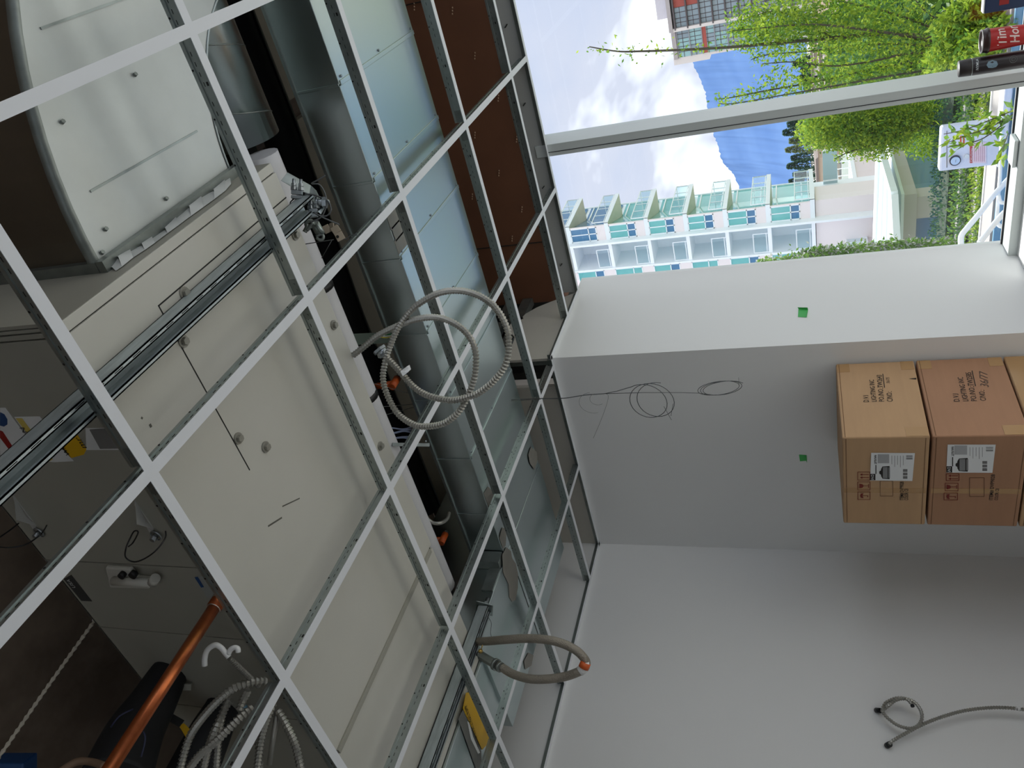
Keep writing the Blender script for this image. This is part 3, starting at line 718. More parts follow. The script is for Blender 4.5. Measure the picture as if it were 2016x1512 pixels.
hs = thing('sprinkler_hose', 'braided steel sprinkler hose hanging in a loop below the grid with taped bend', 'hose', at(1040, 1300, 2.6))
top_ = [(928, 1265, 2.86), (945, 1263, 2.82), (965, 1262, 2.76), (1000, 1259, 2.70), (1040, 1257, 2.66), (1080, 1260, 2.62), (1110, 1268, 2.60), (1135, 1281, 2.585), (1150, 1296, 2.58), (1154, 1306, 2.58), (1150, 1316, 2.58), (1138, 1323, 2.58), (1112, 1332, 2.60), (1075, 1337, 2.62), (1040, 1336, 2.65), (1010, 1327, 2.69), (988, 1314, 2.72), (980, 1309, 2.73)]
hp = smooth_path([at(*p) for p in top_], 5)
mk('braided_tube', MB().tube(hp, 0.0145, 16), braid, hs)
mk('tape_wrap', MB().tube([at(1152, 1302, 2.58), at(1153, 1308, 2.58), at(1149, 1316, 2.58), at(1141, 1322, 2.58)], 0.0165, 16), white_pl, hs)
mk('orange_band', MB().tube([at(1153.5, 1304, 2.575), at(1148.5, 1315, 2.575)], 0.0172, 16), orange, hs)
a, b = at(946, 1290, 2.79), at(974, 1307, 2.735)
mk('hex_fitting', MB().tube([a, b], 0.0155, 6, smooth=False).cyl(b, b + (b - a) * 0.15, 0.021, 14).cyl(b + (b - a) * 0.3, b + (b - a) * 0.42, 0.018, 14).cyl(a, a - (b - a) * 0.2, 0.009, 10), galv_dark, hs)
mk('brass_port', MB().ball(at(946, 1282, 2.77), 0.008).cyl(at(946, 1282, 2.77), at(950, 1270, 2.76), 0.002, 6), mat('brass', (190, 160, 90), 0.35, 0.9), hs)
wv = smooth_path([at(958, 1212, 2.86), at(967, 1225, 2.85), at(966, 1245, 2.84), at(968, 1256, 2.8)], 5)
mk('tie_wire', MB().tube(wv, 0.001, 5), wire_m, hs)

NX, NY = 3 * S, 3 * S
hw = thing('hanger_wires', 'dark hanger wires tied at a grid crossing with spare ends coiled below', 'wires', (NX, NY, ZC))
node = V((NX - 0.012, NY - 0.012, ZC - 0.004))
def dn(x): return 3.42 - (x - 1055) / 400 * 0.16
m = MB()
for a in ((729, 753, 2.6), (742, 802, 2.68), (748, 820, 2.68)):
    m.tube([at(*a), at(853 if a[1] < 760 else 846, 788 if a[1] < 760 else 793, 2.93)], 0.0012, 5)
m.tube([at(853, 788, 2.93), at(950, 788, 3.15), at(1010, 787, 3.32), node], 0.0018, 6)
m.tube([at(846, 793, 2.93), at(950, 789, 3.16), at(1015, 789, 3.33), node + V((0, 0.004, 0))], 0.0012, 6)
m.tube(smooth_path([node, at(1110, 784, dn(1110)), at(1150, 778, dn(1150)), at(1190, 775, dn(1190))], 4), 0.0022, 6)
mk('wire', m, wire_m, hw)
def ell(cx, cy, rx, ry, rot, a0, a1, n, drift=(0, 0)):
    out = []
    for k in range(n + 1):
        t = k / n; a = math.radians(a0 + (a1 - a0) * t); r = math.radians(rot)
        x = rx * math.cos(a); y = ry * math.sin(a)
        px = cx + x * math.cos(r) - y * math.sin(r) + drift[0] * t; py = cy + x * math.sin(r) + y * math.cos(r) + drift[1] * t
        out.append(at(px, py, dn(px) - 0.03 + 0.02 * math.sin(a)))
    return out
m = MB().tube([at(1190, 775, dn(1190)), at(1215, 770, dn(1215)), at(1235, 764, dn(1235))] + ell(1268, 790, 41, 32, 18, 215, 980, 64, (30, -4)), 0.0016, 6)
m.tube([at(1307, 800, dn(1307)), at(1322, 827, dn(1322))], 0.001, 5).tube([at(1325, 795, dn(1325)), at(1321, 819, dn(1321))], 0.001, 5)
mk('wire_coil', m, wire_m, hw)
m = MB().tube([at(1190, 775, dn(1190)), at(1270, 773, dn(1270)), at(1340, 773, dn(1340)), at(1375, 774, dn(1375)), at(1408, 778, dn(1408))] + ell(1412, 764, 40, 13, -8, 95, 1060, 64, (14, 0)), 0.0013, 6)
m.tube([at(1455, 757, dn(1455)), at(1454, 743, dn(1454))], 0.0008, 5)
mk('wire_coil', m, wire_m, hw)
m = MB().tube(smooth_path([at(1160, 777, dn(1160)), at(1192, 775, dn(1192)), at(1197, 786, dn(1197)), at(1186, 820, dn(1186)), at(1168, 863, dn(1168))], 5), 0.0009, 5)
m.tube(ell(1167, 793, 27, 20, 10, 60, 250, 20), 0.0008, 5).tube(ell(1176, 786, 15, 11, 10, 40, 240, 16), 0.0008, 5)
mk('wire_coil', m, mat('pale_wire', (130, 130, 128), 0.5, 0.6), hw)

# =================================================================== PIPES AT THE LEFT OF THE UNIT
cpp = thing('copper_pipe', 'bright copper pipe with soldered coupling leaving the side of the unit', 'pipe', at(430, 1185, 1.74))
a, b = at(440, 1168, 1.76), at(200, 1538, 1.40)
d = b - a
mk('pipe_tube', MB().cyl(a, b, 0.0135, 18), copper, cpp)
cc = mk('coupling', MB().cyl(a - d * 0.01, a + d * 0.10, 0.0165, 18), copper, cpp)
mk('solder_ring', MB().cyl(a + d * 0.045, a + d * 0.051, 0.0172, 18).cyl(a + d * 0.098, a + d * 0.104, 0.0160, 18), solder, cc)
ta = thing('thin_armored_cable', 'thin pale ribbed cable stretched straight across the brown slab', 'cable', at(185, 1222, 2.05))
m = MB(); corrugated(m, [at(188, 1219, 2.05), at(95, 1350, 1.95), at(-6, 1496, 1.84)], 0.0042, 0.016, 7, amp=0.3); mk('cable_body', m, mat('pale_cable', (196, 188, 172), 0.6), ta)
mk('end_knot', MB().ball(at(186, 1221, 2.05), 0.006), white_pl, ta)
tag(mk('hanger_rod', MB().tube([at(210, 1258, 2.5), at(165, 1385, 2.4), at(118, 1525, 2.3)], 0.0028, 6), wire_m), 'thin dull rod hanging from the brown slab near the black pipe', 'rod')
b1 = thing('black_insulated_pipe', 'wide black insulated pipe behind the copper pipe', 'pipe', at(320, 1330, 2.0))
pp = smooth_path([at(335, 1322, 2.06), at(300, 1385, 1.98), at(262, 1450, 1.9), at(226, 1540, 1.8)], 6)
mk('insulation', MB().tube(pp, [0.046 + 0.034 * i / (len(pp) - 1) for i in range(len(pp))], 20), black_rub, b1)
m = MB(); c = at(338, 1318, 2.06)
for dx, dy in ((-30, -14), (8, -2), (22, 22)):
    q = at(338 + dx, 1318 + dy, 2.05); m.ball(q, 0.006)
m.obox(at(365, 1352, 2.04), cr * 0.016, cd * 0.008, cf * 0.004)
mk('pipe_clamp', m, beige_shaded, b1)
mk('wire', MB().tube(smooth_path([at(218, 1432, 1.80), at(235, 1410, 1.80), at(262, 1396, 1.83)], 4), 0.002, 5).tube(smooth_path([at(282, 1440, 1.80), at(286, 1456, 1.79), at(278, 1490, 1.77)], 4), 0.002, 5), mat('dark_wire', (40, 44, 74), 0.5), b1)
b2 = thing('black_insulated_pipe', 'black insulated pipe half hidden behind the bundle of armored cables', 'pipe', at(450, 1330, 2.1))
pp = smooth_path([at(468, 1318, 2.14), at(440, 1390, 2.1), at(410, 1450, 2.05), at(370, 1540, 1.98)], 6)
mk('insulation', MB().tube(pp, [0.036 + 0.03 * i / (len(pp) - 1) for i in range(len(pp))], 18), black_rub, b2)
yt = thing('yellow_tag', 'small yellow tag with black strap beside the wide black pipe', 'tag', at(362, 1438, 2.0))
mk('tag_plate', MB().prism([at(352, 1428, 2.0), at(362, 1424, 2.0), at(374, 1436, 2.0), at(366, 1452, 2.0)], cf * 0.001), yellow, yt)
mk('strap', MB().bar(at(328, 1408, 1.99), at(358, 1425, 2.0), 0.02, 0.003, up=cf), black_pl, yt)
gn = thing('gooseneck_conduit', 'white plastic gooseneck conduit with two hooked ends near the copper pipe', 'conduit', at(430, 1280, 1.95))
D = 1.76
gp = smooth_path([at(403, 1311, D), at(403, 1296, D), at(407, 1282, D), at(416, 1273, D), at(426, 1270, D), at(436, 1276, D), at(444, 1286, D), at(451, 1294, D)], 5)
mk('elbow', MB().tube(gp, 0.0062, 12), white_pl, gn)
mk('branch', MB().tube(smooth_path([at(450, 1287, D), at(454, 1279, D), at(461, 1275, D), at(468, 1277, D), at(469, 1284, D)], 4), 0.0058, 10), white_pl, gn)
m = MB(); corrugated(m, smooth_path([at(451, 1294, D), at(468, 1311, 1.78), at(492, 1334, 1.82), at(510, 1352, 1.86)], 5), 0.0055, 0.006)
mk('flexible_tail', m, mat('grey_flex', (120, 118, 110), 0.5, 0.3), gn)
bundle = thing('cable_bundle', 'tangled bundle of grey armored cables by the lower left grid crossing', 'cables', at(460, 1420, 2.0))
strands = [[(350, 1535, 2.0), (372, 1455, 2.0), (408, 1402, 1.98), (455, 1358, 1.97), (495, 1343, 1.98), (526, 1341, 2.0)],
           [(424, 1535, 2.05), (428, 1470, 2.04), (434, 1420, 2.03), (444, 1392, 2.03), (456, 1380, 2.04)],
           [(396, 1535, 2.02), (408, 1480, 2.01), (424, 1435, 2.0), (440, 1400, 2.02), (452, 1372, 2.04)],
           [(360, 1535, 1.97), (388, 1492, 1.96), (430, 1455, 1.95), (470, 1415, 1.96), (500, 1390, 1.98)],
           [(504, 1535, 2.06), (514, 1460, 2.06), (528, 1410, 2.05), (538, 1385, 2.05)],
           [(596, 1535, 2.08), (582, 1470, 2.07), (562, 1425, 2.06), (546, 1398, 2.06)],
           [(512, 1535, 2.07), (510, 1470, 2.07), (505, 1430, 2.07)],
           [(472, 1395, 2.03), (480, 1375, 2.03), (488, 1358, 2.02)]]
for st in strands:
    m = MB(); corrugated(m, smooth_path([at(p[0], p[1], p[2] * 0.92) for p in st], 6), 0.0085, 0.0095); mk('armored_strand', m, bx, bundle)
mk('smooth_conduit', MB().tube([at(546, 1402, 1.90), at(530, 1505, 1.90)], 0.0065, 12), bx, bundle)
m = MB()
for k in range(2): m.tube(smooth_path([at(478, 1345, 2.05), at(470, 1340, 2.05), at(472, 1333, 2.05), at(482, 1333, 2.05), at(490, 1341, 2.05), at(494, 1358, 2.04), at(500, 1362, 2.04)], 4), 0.004, 8)
mk('grey_wire', m, grey_st, bundle)
mk('blue_connector', MB().ball(at(481, 1394, 2.01), 0.009), mat('pale_blue', (120, 170, 196), 0.5), bundle)
mk('copper_strand', MB().tube([at(478, 1340, 2.04), at(486, 1345, 2.04)], 0.004, 8), mat('pink_wire', (200, 150, 130), 0.5), bundle)
tag(mk('blue_box', MB().obox(at(24, 1508, 1.95), cr * 0.045, cd * 0.02, cf * 0.03), blue_p, bevel=0.004), 'small blue plastic box at the lower left edge below the slab', 'box')
tag(mk('brown_conduit', MB().tube(smooth_path([at(120, 1518, 1.7), at(150, 1500, 1.72), at(180, 1500, 1.72), at(205, 1508, 1.7)], 5), 0.008, 10), mat('brown_conduit', (120, 96, 76), 0.6)), 'brownish bent conduit end beside the copper pipe bottom', 'conduit')

# =================================================================== CARTONS
BXN, BXF, BYN = 1.596, 2.068, 1.88           # near edge, wall edge, lit face
BYB = hit(1660, 1030, X=BXN).y
zt = [1.455, 1.160, 0.858, 0.572, 0.286]
zb = [1.168, 0.864, 0.573, 0.287, 0.001]
LF = lambda x, y, e=0.0012: hit(x, y, Y=BYN - e)
DF = lambda x, y, e=0.0012: hit(x, y, X=BXN - e)
labs = ['light brown cardboard carton on top of the stack by the pier', 'brown cardboard carton second from the top of the stack',
        'brown cardboard carton third from the top with wide tape on its edge', 'brown carton fourth from the top of the stack', 'brown carton lowest in the stack resting on the floor']
card_b = mat('cardboard_dull', (168, 126, 96), 0.85, var=0.05, vscale=3, stretch=(1, 1, 9))
cartons = []
for k in range(5):
    dx = (0.0, -0.004, 0.002, 0.0, 0.0)[k]; dy = (0, 0.004, -0.006, 0, 0)[k]
    o = thing('carton', labs[k], 'carton', (BXN + dx, BYN, zb[k]), 'cartons stacked by the pier')
    b = MB().box((BXN + dx * 0, BYN, zb[k]), (BXF, BYB, zt[k]))
    bo = mk('carton_body', b, card_a if k in (0, 2) else card_b, o, 0.005)
    ed = MB().box((BXN + 0.004, BYN - 0.0009, zt[k] - 0.012), (BXF - 0.004, BYN, zt[k] - 0.010)).box((BXN - 0.0009, BYN + 0.006, zt[k] - 0.014), (BXN, BYB - 0.006, zt[k] - 0.012))
    ed.box((BXN - 0.0009, BYN + 0.006, zb[k] + 0.012), (BXN, BYB - 0.006, zb[k] + 0.0135))
    mk('flap_crease', ed, mat('crease_brown', (112, 80, 54), 0.9), o)
    if k < 3:
        t = MB().box((BXN - 0.0007, (BYN + BYB) / 2 - 0.03, zt[k] - 0.06), (BXN, (BYN + BYB) / 2 + 0.035, zt[k] + 0.001)) if k == 9 else MB()
        t.box((BXF - 0.06, BYN - 0.0008, zb[k] + 0.004), (BXF - 0.003, BYN, zb[k] + 0.05)); t.box((BXF - 0.06, BYN - 0.0008, zt[k] - 0.05), (BXF - 0.003, BYN, zt[k] - 0.004))
        t.box((BXN + 0.003, BYN - 0.0008, zb[k] + 0.003), (BXN + 0.055, BYN, zb[k] + 0.075))
        yc = DF(1740, 966).y
        t.box((BXN - 0.0008, yc - 0.012, zb[k] + 0.004), (BXN, yc + 0.012, zt[k] - 0.005))
        if k == 2: t.box((BXN + 0.003, BYN - 0.001, zt[k] - 0.07), (BXF - 0.004, BYN, zt[k] - 0.003))
        mk('packing_tape', t, tape_m, o)
    cartons.append(o)
def fit(s, p0, p1, pt, m, parent, face, name='lettering', shear=0.0, bold=0.0):
    a, b, c = face(*p0), face(*p1), face(*pt)
    ux = b - a; uy = c - a; uy = uy - ux.normalized() * uy.dot(ux.normalized())
    size = uy.length / 0.70
    cu = bpy.data.curves.new('t', 'FONT'); cu.body = s; cu.size = size
    ob = bpy.data.objects.new('t', cu); COL.objects.link(ob); me = bpy.data.meshes.new_from_object(ob)
    w = max(v.co.x for v in me.vertices); bpy.data.objects.remove(ob); bpy.data.meshes.remove(me)
    return text(s, a, ux, uy, size, m, parent, name, ux.length / w, shear=shear, bold=bold)
def poly(name, pts, m, parent, face, e=0.0012): return mk(name, MB().quad([face(x, y, e) for x, y in pts][::-1]), m, parent)
def rect(x0, y0, x1, y1): return [(x0, y0), (x1, y0), (x1, y1), (x0, y1)]
def line(mb, face, p, q, w, e=0.0014):
    a, b = face(*p, e), face(*q, e); n = V((0, 1, 0)) if face is LF else V((1, 0, 0))
    mb.bar(a, b, w, 0.0004, up=n)
c0, c1 = cartons[0], cartons[1]
for o, L in ((c0, [('D.V.I', (1710.8, 791.8), (1709.5, 777.9), (1700, 791.8)), ('LIGHTING INC', (1726, 791), (1720.5, 747.4), (1716, 791)),
                   ('PO./NO.:TW2643', (1741, 790.6), (1735.6, 737.9), (1730.5, 790.6)), ('C/NO.:', (1757.9, 790.6), (1755.5, 770), (1746.7, 790.6))]),
             (c1, [('D.V.I', (1889.7, 790.9), (1886.6, 775), (1878, 790.9)), ('LIGHTING INC', (1906.9, 790), (1895.7, 742.4), (1895.7, 790)),
                   ('PO./NO.:TW2585', (1923.6, 789.6), (1911.6, 732.9), (1912, 789.6)), ('C/NO.:', (1941.7, 789), (1937.8, 767.7), (1930, 789))])):
    for s, a, b, c in L: fit(s, a, b, c, ink, o, LF, bold=0.0001)
pen = mat('pencil_grey', (92, 74, 62), 0.8)
fit('36/75', (1752, 755), (1751, 743), (1745, 755), pen, c0, LF, 'handwriting', 0.3)
fit('36/77', (1947, 763), (1944, 733), (1930, 763), pen, c1, LF, 'handwriting', 0.3)
m = MB(); line(m, LF, (1741.6, 763), (1738, 736), 0.0028); mk('underline', m, ink, c0)
m = MB(); line(m, LF, (1920.6, 760), (1913.7, 729.5), 0.0028); mk('underline', m, ink, c1)
mk('tear', MB().prism([LF(1804, 744), LF(1790, 745.5), LF(1804, 747)], (0, -0.0005, 0)), ink, c0)
def sticker(o, T, bar, shade, nm, ul, gb, bc, ic, icons, rc, txt):
    st = poly('shipping_label', T, paper, o, DF, 0.0014)
    poly('logo_block', bar, ink, st, DF, 0.0018)
    x0, y0, x1, y1 = bar[0][0], bar[0][1], bar[2][0], bar[2][1]
    fit('DVI', (x0 + 2, y0 + 1.5), (x0 + 2, y1 - 1), (x1 - 3, y0 + 1.5), paper, st, lambda x, y: DF(x, y, 0.0022))
    fit('NAUGLET', *nm, ink, st, lambda x, y: DF(x, y, 0.0018), bold=0.0003)
    m = MB(); line(m, DF, ul[0], ul[1], 0.003, 0.0018); mk('rule_line', m, ink, st)
    poly('grey_block', gb, mat('pale_grey_ink', (168, 168, 168), 0.7), st, DF, 0.0017)
    sx0, sy0, sx1, sy1 = shade; ym = (sy0 + sy1) / 2
    h = (sx1 - sx0)
    drum = [(sx0 + 0.16 * h, sy0 + 1), (sx0 + 0.95 * h, sy0), (sx1, sy0 + 3), (sx1, sy1 - 3), (sx0 + 0.95 * h, sy1), (sx0 + 0.16 * h, sy1 - 1), (sx0, ym + 7), (sx0, ym - 7)]
    lam = poly('lamp_picture', drum, ink, st, DF, 0.0018)
    poly('lamp_picture', rect(sx0 + 0.2 * h, sy0 + 2, sx0 + 0.74 * h, sy1 - 2), mat('shade_grey', (134, 134, 134), 0.7), st, DF, 0.0021)
    poly('lamp_picture', rect(sx0 + 0.84 * h, sy0 + 2.5, sx0 + 0.97 * h, sy1 - 2.5), mat('shade_grey', (134, 134, 134), 0.7), st, DF, 0.0021)
    poly('lamp_picture', [(sx0 + 0.03 * h, ym - 5), (sx0 + 0.03 * h, ym + 5), (sx0 - 3.5, ym + 2), (sx0 - 3.5, ym - 2)], ink, st, DF, 0.0021)
    m = MB(); bx0, by0, bx1, by1 = bc
    for k, w in enumerate((1, 3, 1, 2, 1, 3, 2, 1)):
        y = by0 + (by1 - by0) * k / 8; m.quad([DF(x, yy_, 0.0018) for x, yy_ in rect(bx0, y, bx1, y + 0.25 * w)][::-1])
    mk('barcode', m, ink, st)
    m = MB(); ix0, iy0, ix1, iy1 = ic; hh = (iy1 - iy0) / 3
    for k in range(3): m.quad([DF(x, y, 0.0018) for x, y in rect(ix0, iy0 + k * hh + 0.7, ix1, iy0 + (k + 1) * hh - 0.7)][::-1])
    for k in range(5):
        x = gb[1][0] + 5 + k * (bx0 - gb[1][0]) / 6; m.quad([DF(xx, y, 0.0018) for xx, y in rect(x, by0 + 1, x + 0.8, by0 + 18 + (k * 5) % 9)][::-1])
    mk('fine_print', m, ink_grey, st)
    for k, (x0, y0, x1, y1) in enumerate(icons):
        m = MB(); w = 0.002; P = rect(x0, y0, x1, y1)
        for i in range(4): line(m, DF, P[i], P[(i + 1) % 4], w)
        ym = (y0 + y1) / 2
        if k == 0:
            for yy_ in (ym - 3, ym + 3):
                line(m, DF, (x0 + 5, yy_), (x1 - 2, yy_), 0.0026); m.quad([DF(*q, 0.0014) for q in ((x0 + 4, yy_), (x0 + 9, yy_ + 2.2), (x0 + 9, yy_ - 2.2))])
        elif k == 1:
            m.quad([DF(*q, 0.0014) for q in ((x0 + 3, ym - 4.5), (x0 + 3, ym + 4.5), (x0 + 9, ym + 3.5), (x0 + 12, ym), (x0 + 9, ym - 3.5))])
            line(m, DF, (x0 + 11, ym), (x1 - 3, ym), 0.0022); line(m, DF, (x1 - 3, ym - 3.5), (x1 - 3, ym + 3.5), 0.0022)
        else:
            m.quad([DF(*q, 0.0014) for q in ((x0 + 4, ym), (x0 + 6, ym + 4), (x0 + 11, ym + 5), (x0 + 9, ym), (x0 + 11, ym - 5), (x0 + 6, ym - 4))])
            line(m, DF, (x0 + 9, ym), (x1 - 4, ym), 0.0022); line(m, DF, (x1 - 4, ym), (x1 - 5, ym + 3), 0.0022)
        mk('handling_mark', m, ink_red, o)
    m = MB(); P = rect(*rc)
    for i in range(4): line(m, DF, P[i], P[(i + 1) % 4], 0.0014)
    mk('printed_outline', m, mat('faint_brown_ink', (96, 62, 44), 0.85), o)
    for s, a, b, c in txt: fit(s, a, b, c, ink, o, DF, bold=0.0002)
sticker(c0, [(1715.2, 891.5), (1801.3, 892), (1796.2, 947), (1713, 946)], rect(1713, 933, 1723.5, 945.5), (1734.6, 917.4, 1752, 943.3),
        ((1721.6, 895.6), (1721.6, 913.7), (1725.8, 895.6)), ((1724.5, 915.5), (1724.5, 933)), rect(1728, 894.3, 1750.5, 912), (1784, 896, 1796.7, 905.5),
        (1777.7, 923, 1786.5, 943.3), [(1688.8, 929.4, 1712.6, 945.2), (1688.8, 948.9, 1712.9, 964.6), (1689, 968.3, 1712.9, 983.6)], (1733, 947.2, 1757.8, 976.7),
        [('ITEM# DVP9028', (1779, 985), (1779, 948.5), (1771.5, 985)), ('COLOR: CB', (1788, 985), (1788, 962), (1780.5, 985))])
sticker(c1, [(1865.8, 875.3), (1960.3, 875.3), (1953.8, 930.8), (1863, 930.4)], rect(1863.3, 917.9, 1874.6, 930.2), (1884.8, 901.7, 1906, 928.5),
        ((1873.5, 879), (1873.5, 898), (1878, 879)), ((1875.5, 900), (1875.5, 918)), rect(1879, 877, 1904, 895), (1941, 879.5, 1955.5, 890),
        (1934, 907, 1943.5, 928), [(1863, 933, 1888, 946.4), (1860.7, 951.2, 1886.2, 966.5), (1858.9, 970.6, 1885.3, 984.5)], (1909, 940.6, 1937.6, 977.6),
        [('ITEM# DVP9028', (1954.3, 985), (1958.9, 934), (1946.9, 985)), ('COLOR: CB', (1964.4, 985), (1967, 961.9), (1957.5, 985))])

# =================================================================== SMALL THINGS ON THE WALLS
P = [hit(x, y, Y=YP - 0.001) for x, y in ((1572, 608), (1591, 610), (1588, 625), (1571, 624))]
g1 = MB().prism(P, (0, -0.0006, 0)); g1.quad([P[0], P[1], P[1] + V((0, -0.012, 0.002)), P[0] + V((0, -0.008, 0.004))]); g1.quad([P[1], P[2], P[2] + V((0.002, -0.008, 0))])
tag(mk('green_tape', g1, green_t), 'square of green tape on the bright wall beside the window', 'tape')
P = [hit(x, y, X=XS - 0.001) for x, y in ((1573, 895), (1588, 896), (1587, 907), (1575, 908))]
g2 = MB().prism(P, (-0.0006, 0, 0)); g2.quad([P[1], P[2], P[2] + V((-0.014, 0.002, -0.004)), P[1] + V((-0.010, 0.0, 0.006))])
tag(mk('green_tape', g2, green_t), 'curled piece of green tape on the dark wall above the cartons', 'tape')
YW = YB - 0.02
W = lambda x, y, o=0.0: hit(x, y, Y=YB - 0.004 - o)
m = MB(); corrugated(m, smooth_path([W(1748, 1467, 0.012), W(1760, 1457, 0.03), W(1790, 1440, 0.045), W(1815, 1427, 0.05), W(1850, 1413, 0.05), W(1900, 1399, 0.05), W(1960, 1393, 0.05), W(2016, 1397, 0.05), W(2100, 1412, 0.045)], 6), 0.0062, 0.0095)
o1 = thing('wall_cable', 'long grey armored cable hanging out of the back wall', 'cable', W(1748, 1467))
mk('armor', m, bx, o1)
mk('end_bushing', MB().cyl(W(1746, 1468, 0.0), W(1752, 1465, 0.02), 0.011, 12), black_pl, o1)
mk('cable_tape', MB().cyl(W(1999, 1394, 0.05), W(2009, 1396, 0.05), 0.0078, 12), white_pl, o1)
pth = [(1728, 1398, 0.0), (1736, 1399, 0.02), (1750, 1389, 0.05), (1765, 1378, 0.06), (1785, 1376, 0.06), (1803, 1385, 0.06), (1814, 1402, 0.06), (1814, 1418, 0.055), (1805, 1430, 0.05), (1790, 1434, 0.045), (1768, 1428, 0.04), (1748, 1414, 0.04), (1738, 1400, 0.04), (1742, 1386, 0.045), (1752, 1379, 0.05), (1768, 1374, 0.055), (1786, 1377, 0.06), (1797, 1389, 0.06)]
m = MB(); corrugated(m, smooth_path([W(*p) for p in pth], 6), 0.0062, 0.0095)
o2 = thing('wall_cable', 'short grey armored cable curled in a loop on the back wall', 'cable', W(1728, 1398))
mk('armor', m, bx, o2)
mk('end_bushing', MB().cyl(W(1725, 1398), W(1733, 1399, 0.02), 0.010, 12).cyl(W(1796, 1388, 0.06), W(1797, 1391, 0.06), 0.0075, 10), black_pl, o2)

# =================================================================== ON THE SILL
SZ = 0.70
SXc = 2.605
def lathe(mb, c, prof, n=28, mi=0):
    b = []
    for r, z in prof: b.append([V((c[0] + r * math.cos(2 * math.pi * j / n), c[1] + r * math.sin(2 * math.pi * j / n), z)) for j in range(n)])
    vs = [p for ring in b for p in ring]; fs = []
    for i in range(len(prof) - 1):
        for j in range(n): fs.append((i * n + j, i * n + (j + 1) % n, (i + 1) * n + (j + 1) % n, (i + 1) * n + j))
    return mb.add(vs, fs, mi, True)
def wrap_text(s, c, rad, z, a0, size, m, parent, tilt=0.0, sx=1.0, name='lettering'):
    cu = bpy.data.curves.new('t', 'FONT'); cu.body = s; cu.size = size; cu.resolution_u = 2; cu.shear = 0.2; cu.offset = size * 0.015
    ob = bpy.data.objects.new('t', cu); COL.objects.link(ob); me = bpy.data.meshes.new_from_object(ob)
    bpy.data.objects.remove(ob); mb = MB()
    for v in me.vertices:
        zz = z + v.co.y + v.co.x * tilt; r = rad(zz) + 0.0006; a = a0 + v.co.x * sx / r
        mb.v.append(V((c[0] + r * math.cos(a), c[1] + r * math.sin(a), zz)))
    mb.f = [list(p.vertices) for p in me.polygons]; mb.m = [0] * len(mb.f); mb.sm = [False] * len(mb.f)
    bpy.data.meshes.remove(me); return mk(name, mb, m, parent)
ct = hit(1931, 82, X=SXc); H = ct.z
cc = (SXc, ct.y)
fa = math.atan2(CAM.y - cc[1], CAM.x - cc[0])            # side of the cup turned to the room
cup = thing('paper_cup', 'red paper coffee cup with dark lid standing on the window sill', 'cup', (cc[0], cc[1], SZ))
rb = lambda z: 0.030 + 0.011 * (z - SZ) / (H - 0.018 - SZ)
m = MB(); lathe(m, cc, [(0.001, SZ + 0.001), (0.029, SZ), (0.030, SZ + 0.003), (0.041, H - 0.018), (0.040, H - 0.014)])
mk('cup_body', m, mat('cup_red', (176, 26, 24), 0.45), cup)
m = MB(); lathe(m, cc, [(0.0435, H - 0.024), (0.0445, H - 0.020), (0.0435, H - 0.015), (0.041, H - 0.013), (0.0405, H - 0.004), (0.039, H), (0.036, H), (0.035, H - 0.006), (0.001, H - 0.006)])
ld = mk('cup_lid', m, mat('lid_brown', (52, 34, 30), 0.35), cup)
m = MB().tube([V((cc[0] + 0.0405 * math.cos(t * 0.2244), cc[1] + 0.0405 * math.sin(t * 0.2244), H - 0.001)) for t in range(28)], 0.0014, 6, closed=True)
mk('lid_rim', m, mat('lid_rim_grey', (150, 150, 146), 0.3), ld)  # pale grey ring along the lid edge
cream = mat('cup_lettering', (226, 206, 200), 0.5)
zl = lambda px: hit(px, 80, X=SXc).z
wrap_text('Tim', cc, rb, zl(1978), fa - 0.75, 0.042, cream, cup, tilt=0.12)
wrap_text('Hortons', cc, rb, zl(2003), fa - 0.75, 0.042, cream, cup, tilt=0.12)
kt = hit(1886.5, 136, X=SXc); KH = kt.z; kc = (SXc, kt.y)
fk = math.atan2(CAM.y - kc[1], CAM.x - kc[0])
can = thing('spray_can', 'black capped spray can with pale emblems leaning near the mullion on the sill', 'can', (kc[0], kc[1], SZ))
zc_ = hit(1912, 132, X=SXc).z
m = MB(); lathe(m, kc, [(0.001, SZ + 0.001), (0.030, SZ), (0.0315, SZ + 0.004), (0.0315, zc_ - 0.006), (0.030, zc_)])
mk('can_body', m, mat('can_black', (34, 28, 32), 0.35), can)
m = MB(); lathe(m, kc, [(0.0305, zc_ + 0.001), (0.031, zc_ + 0.003), (0.030, KH - 0.003), (0.028, KH), (0.001, KH)])
mk('can_cap', m, mat('cap_black', (36, 30, 30), 0.5), can)
m = MB().tube([V((kc[0] + 0.0312 * math.cos(t * 0.2244), kc[1] + 0.0312 * math.sin(t * 0.2244), zc_ + 0.0005)) for t in range(28)], 0.001, 6, closed=True)
mk('seam_ring', m, galv, can)
rk = lambda z: 0.0316
wrap_text('NYMUA', kc, rk, hit(1924, 125, X=SXc).z, fk - 0.5, 0.0125, mat('can_lettering', (196, 204, 206), 0.4), can)
def wrap_poly(name, pts, c, r, m, parent):
    P = [V((c[0] + r * math.cos(fk + u / r), c[1] + r * math.sin(fk + u / r), z)) for u, z in pts]
    cen = sum(P, V((0, 0, 0))) / len(P); rr = math.hypot(cen.x - c[0], cen.y - c[1]); f = r / rr
    cen = V((c[0] + (cen.x - c[0]) * f, c[1] + (cen.y - c[1]) * f, cen.z))
    mb = MB()
    for i in range(len(P)): mb.add([cen, P[i], P[(i + 1) % len(P)]], [(0, 1, 2)])
    return mk(name, mb, m, parent)
ze = hit(1950, 128, X=SXc).z
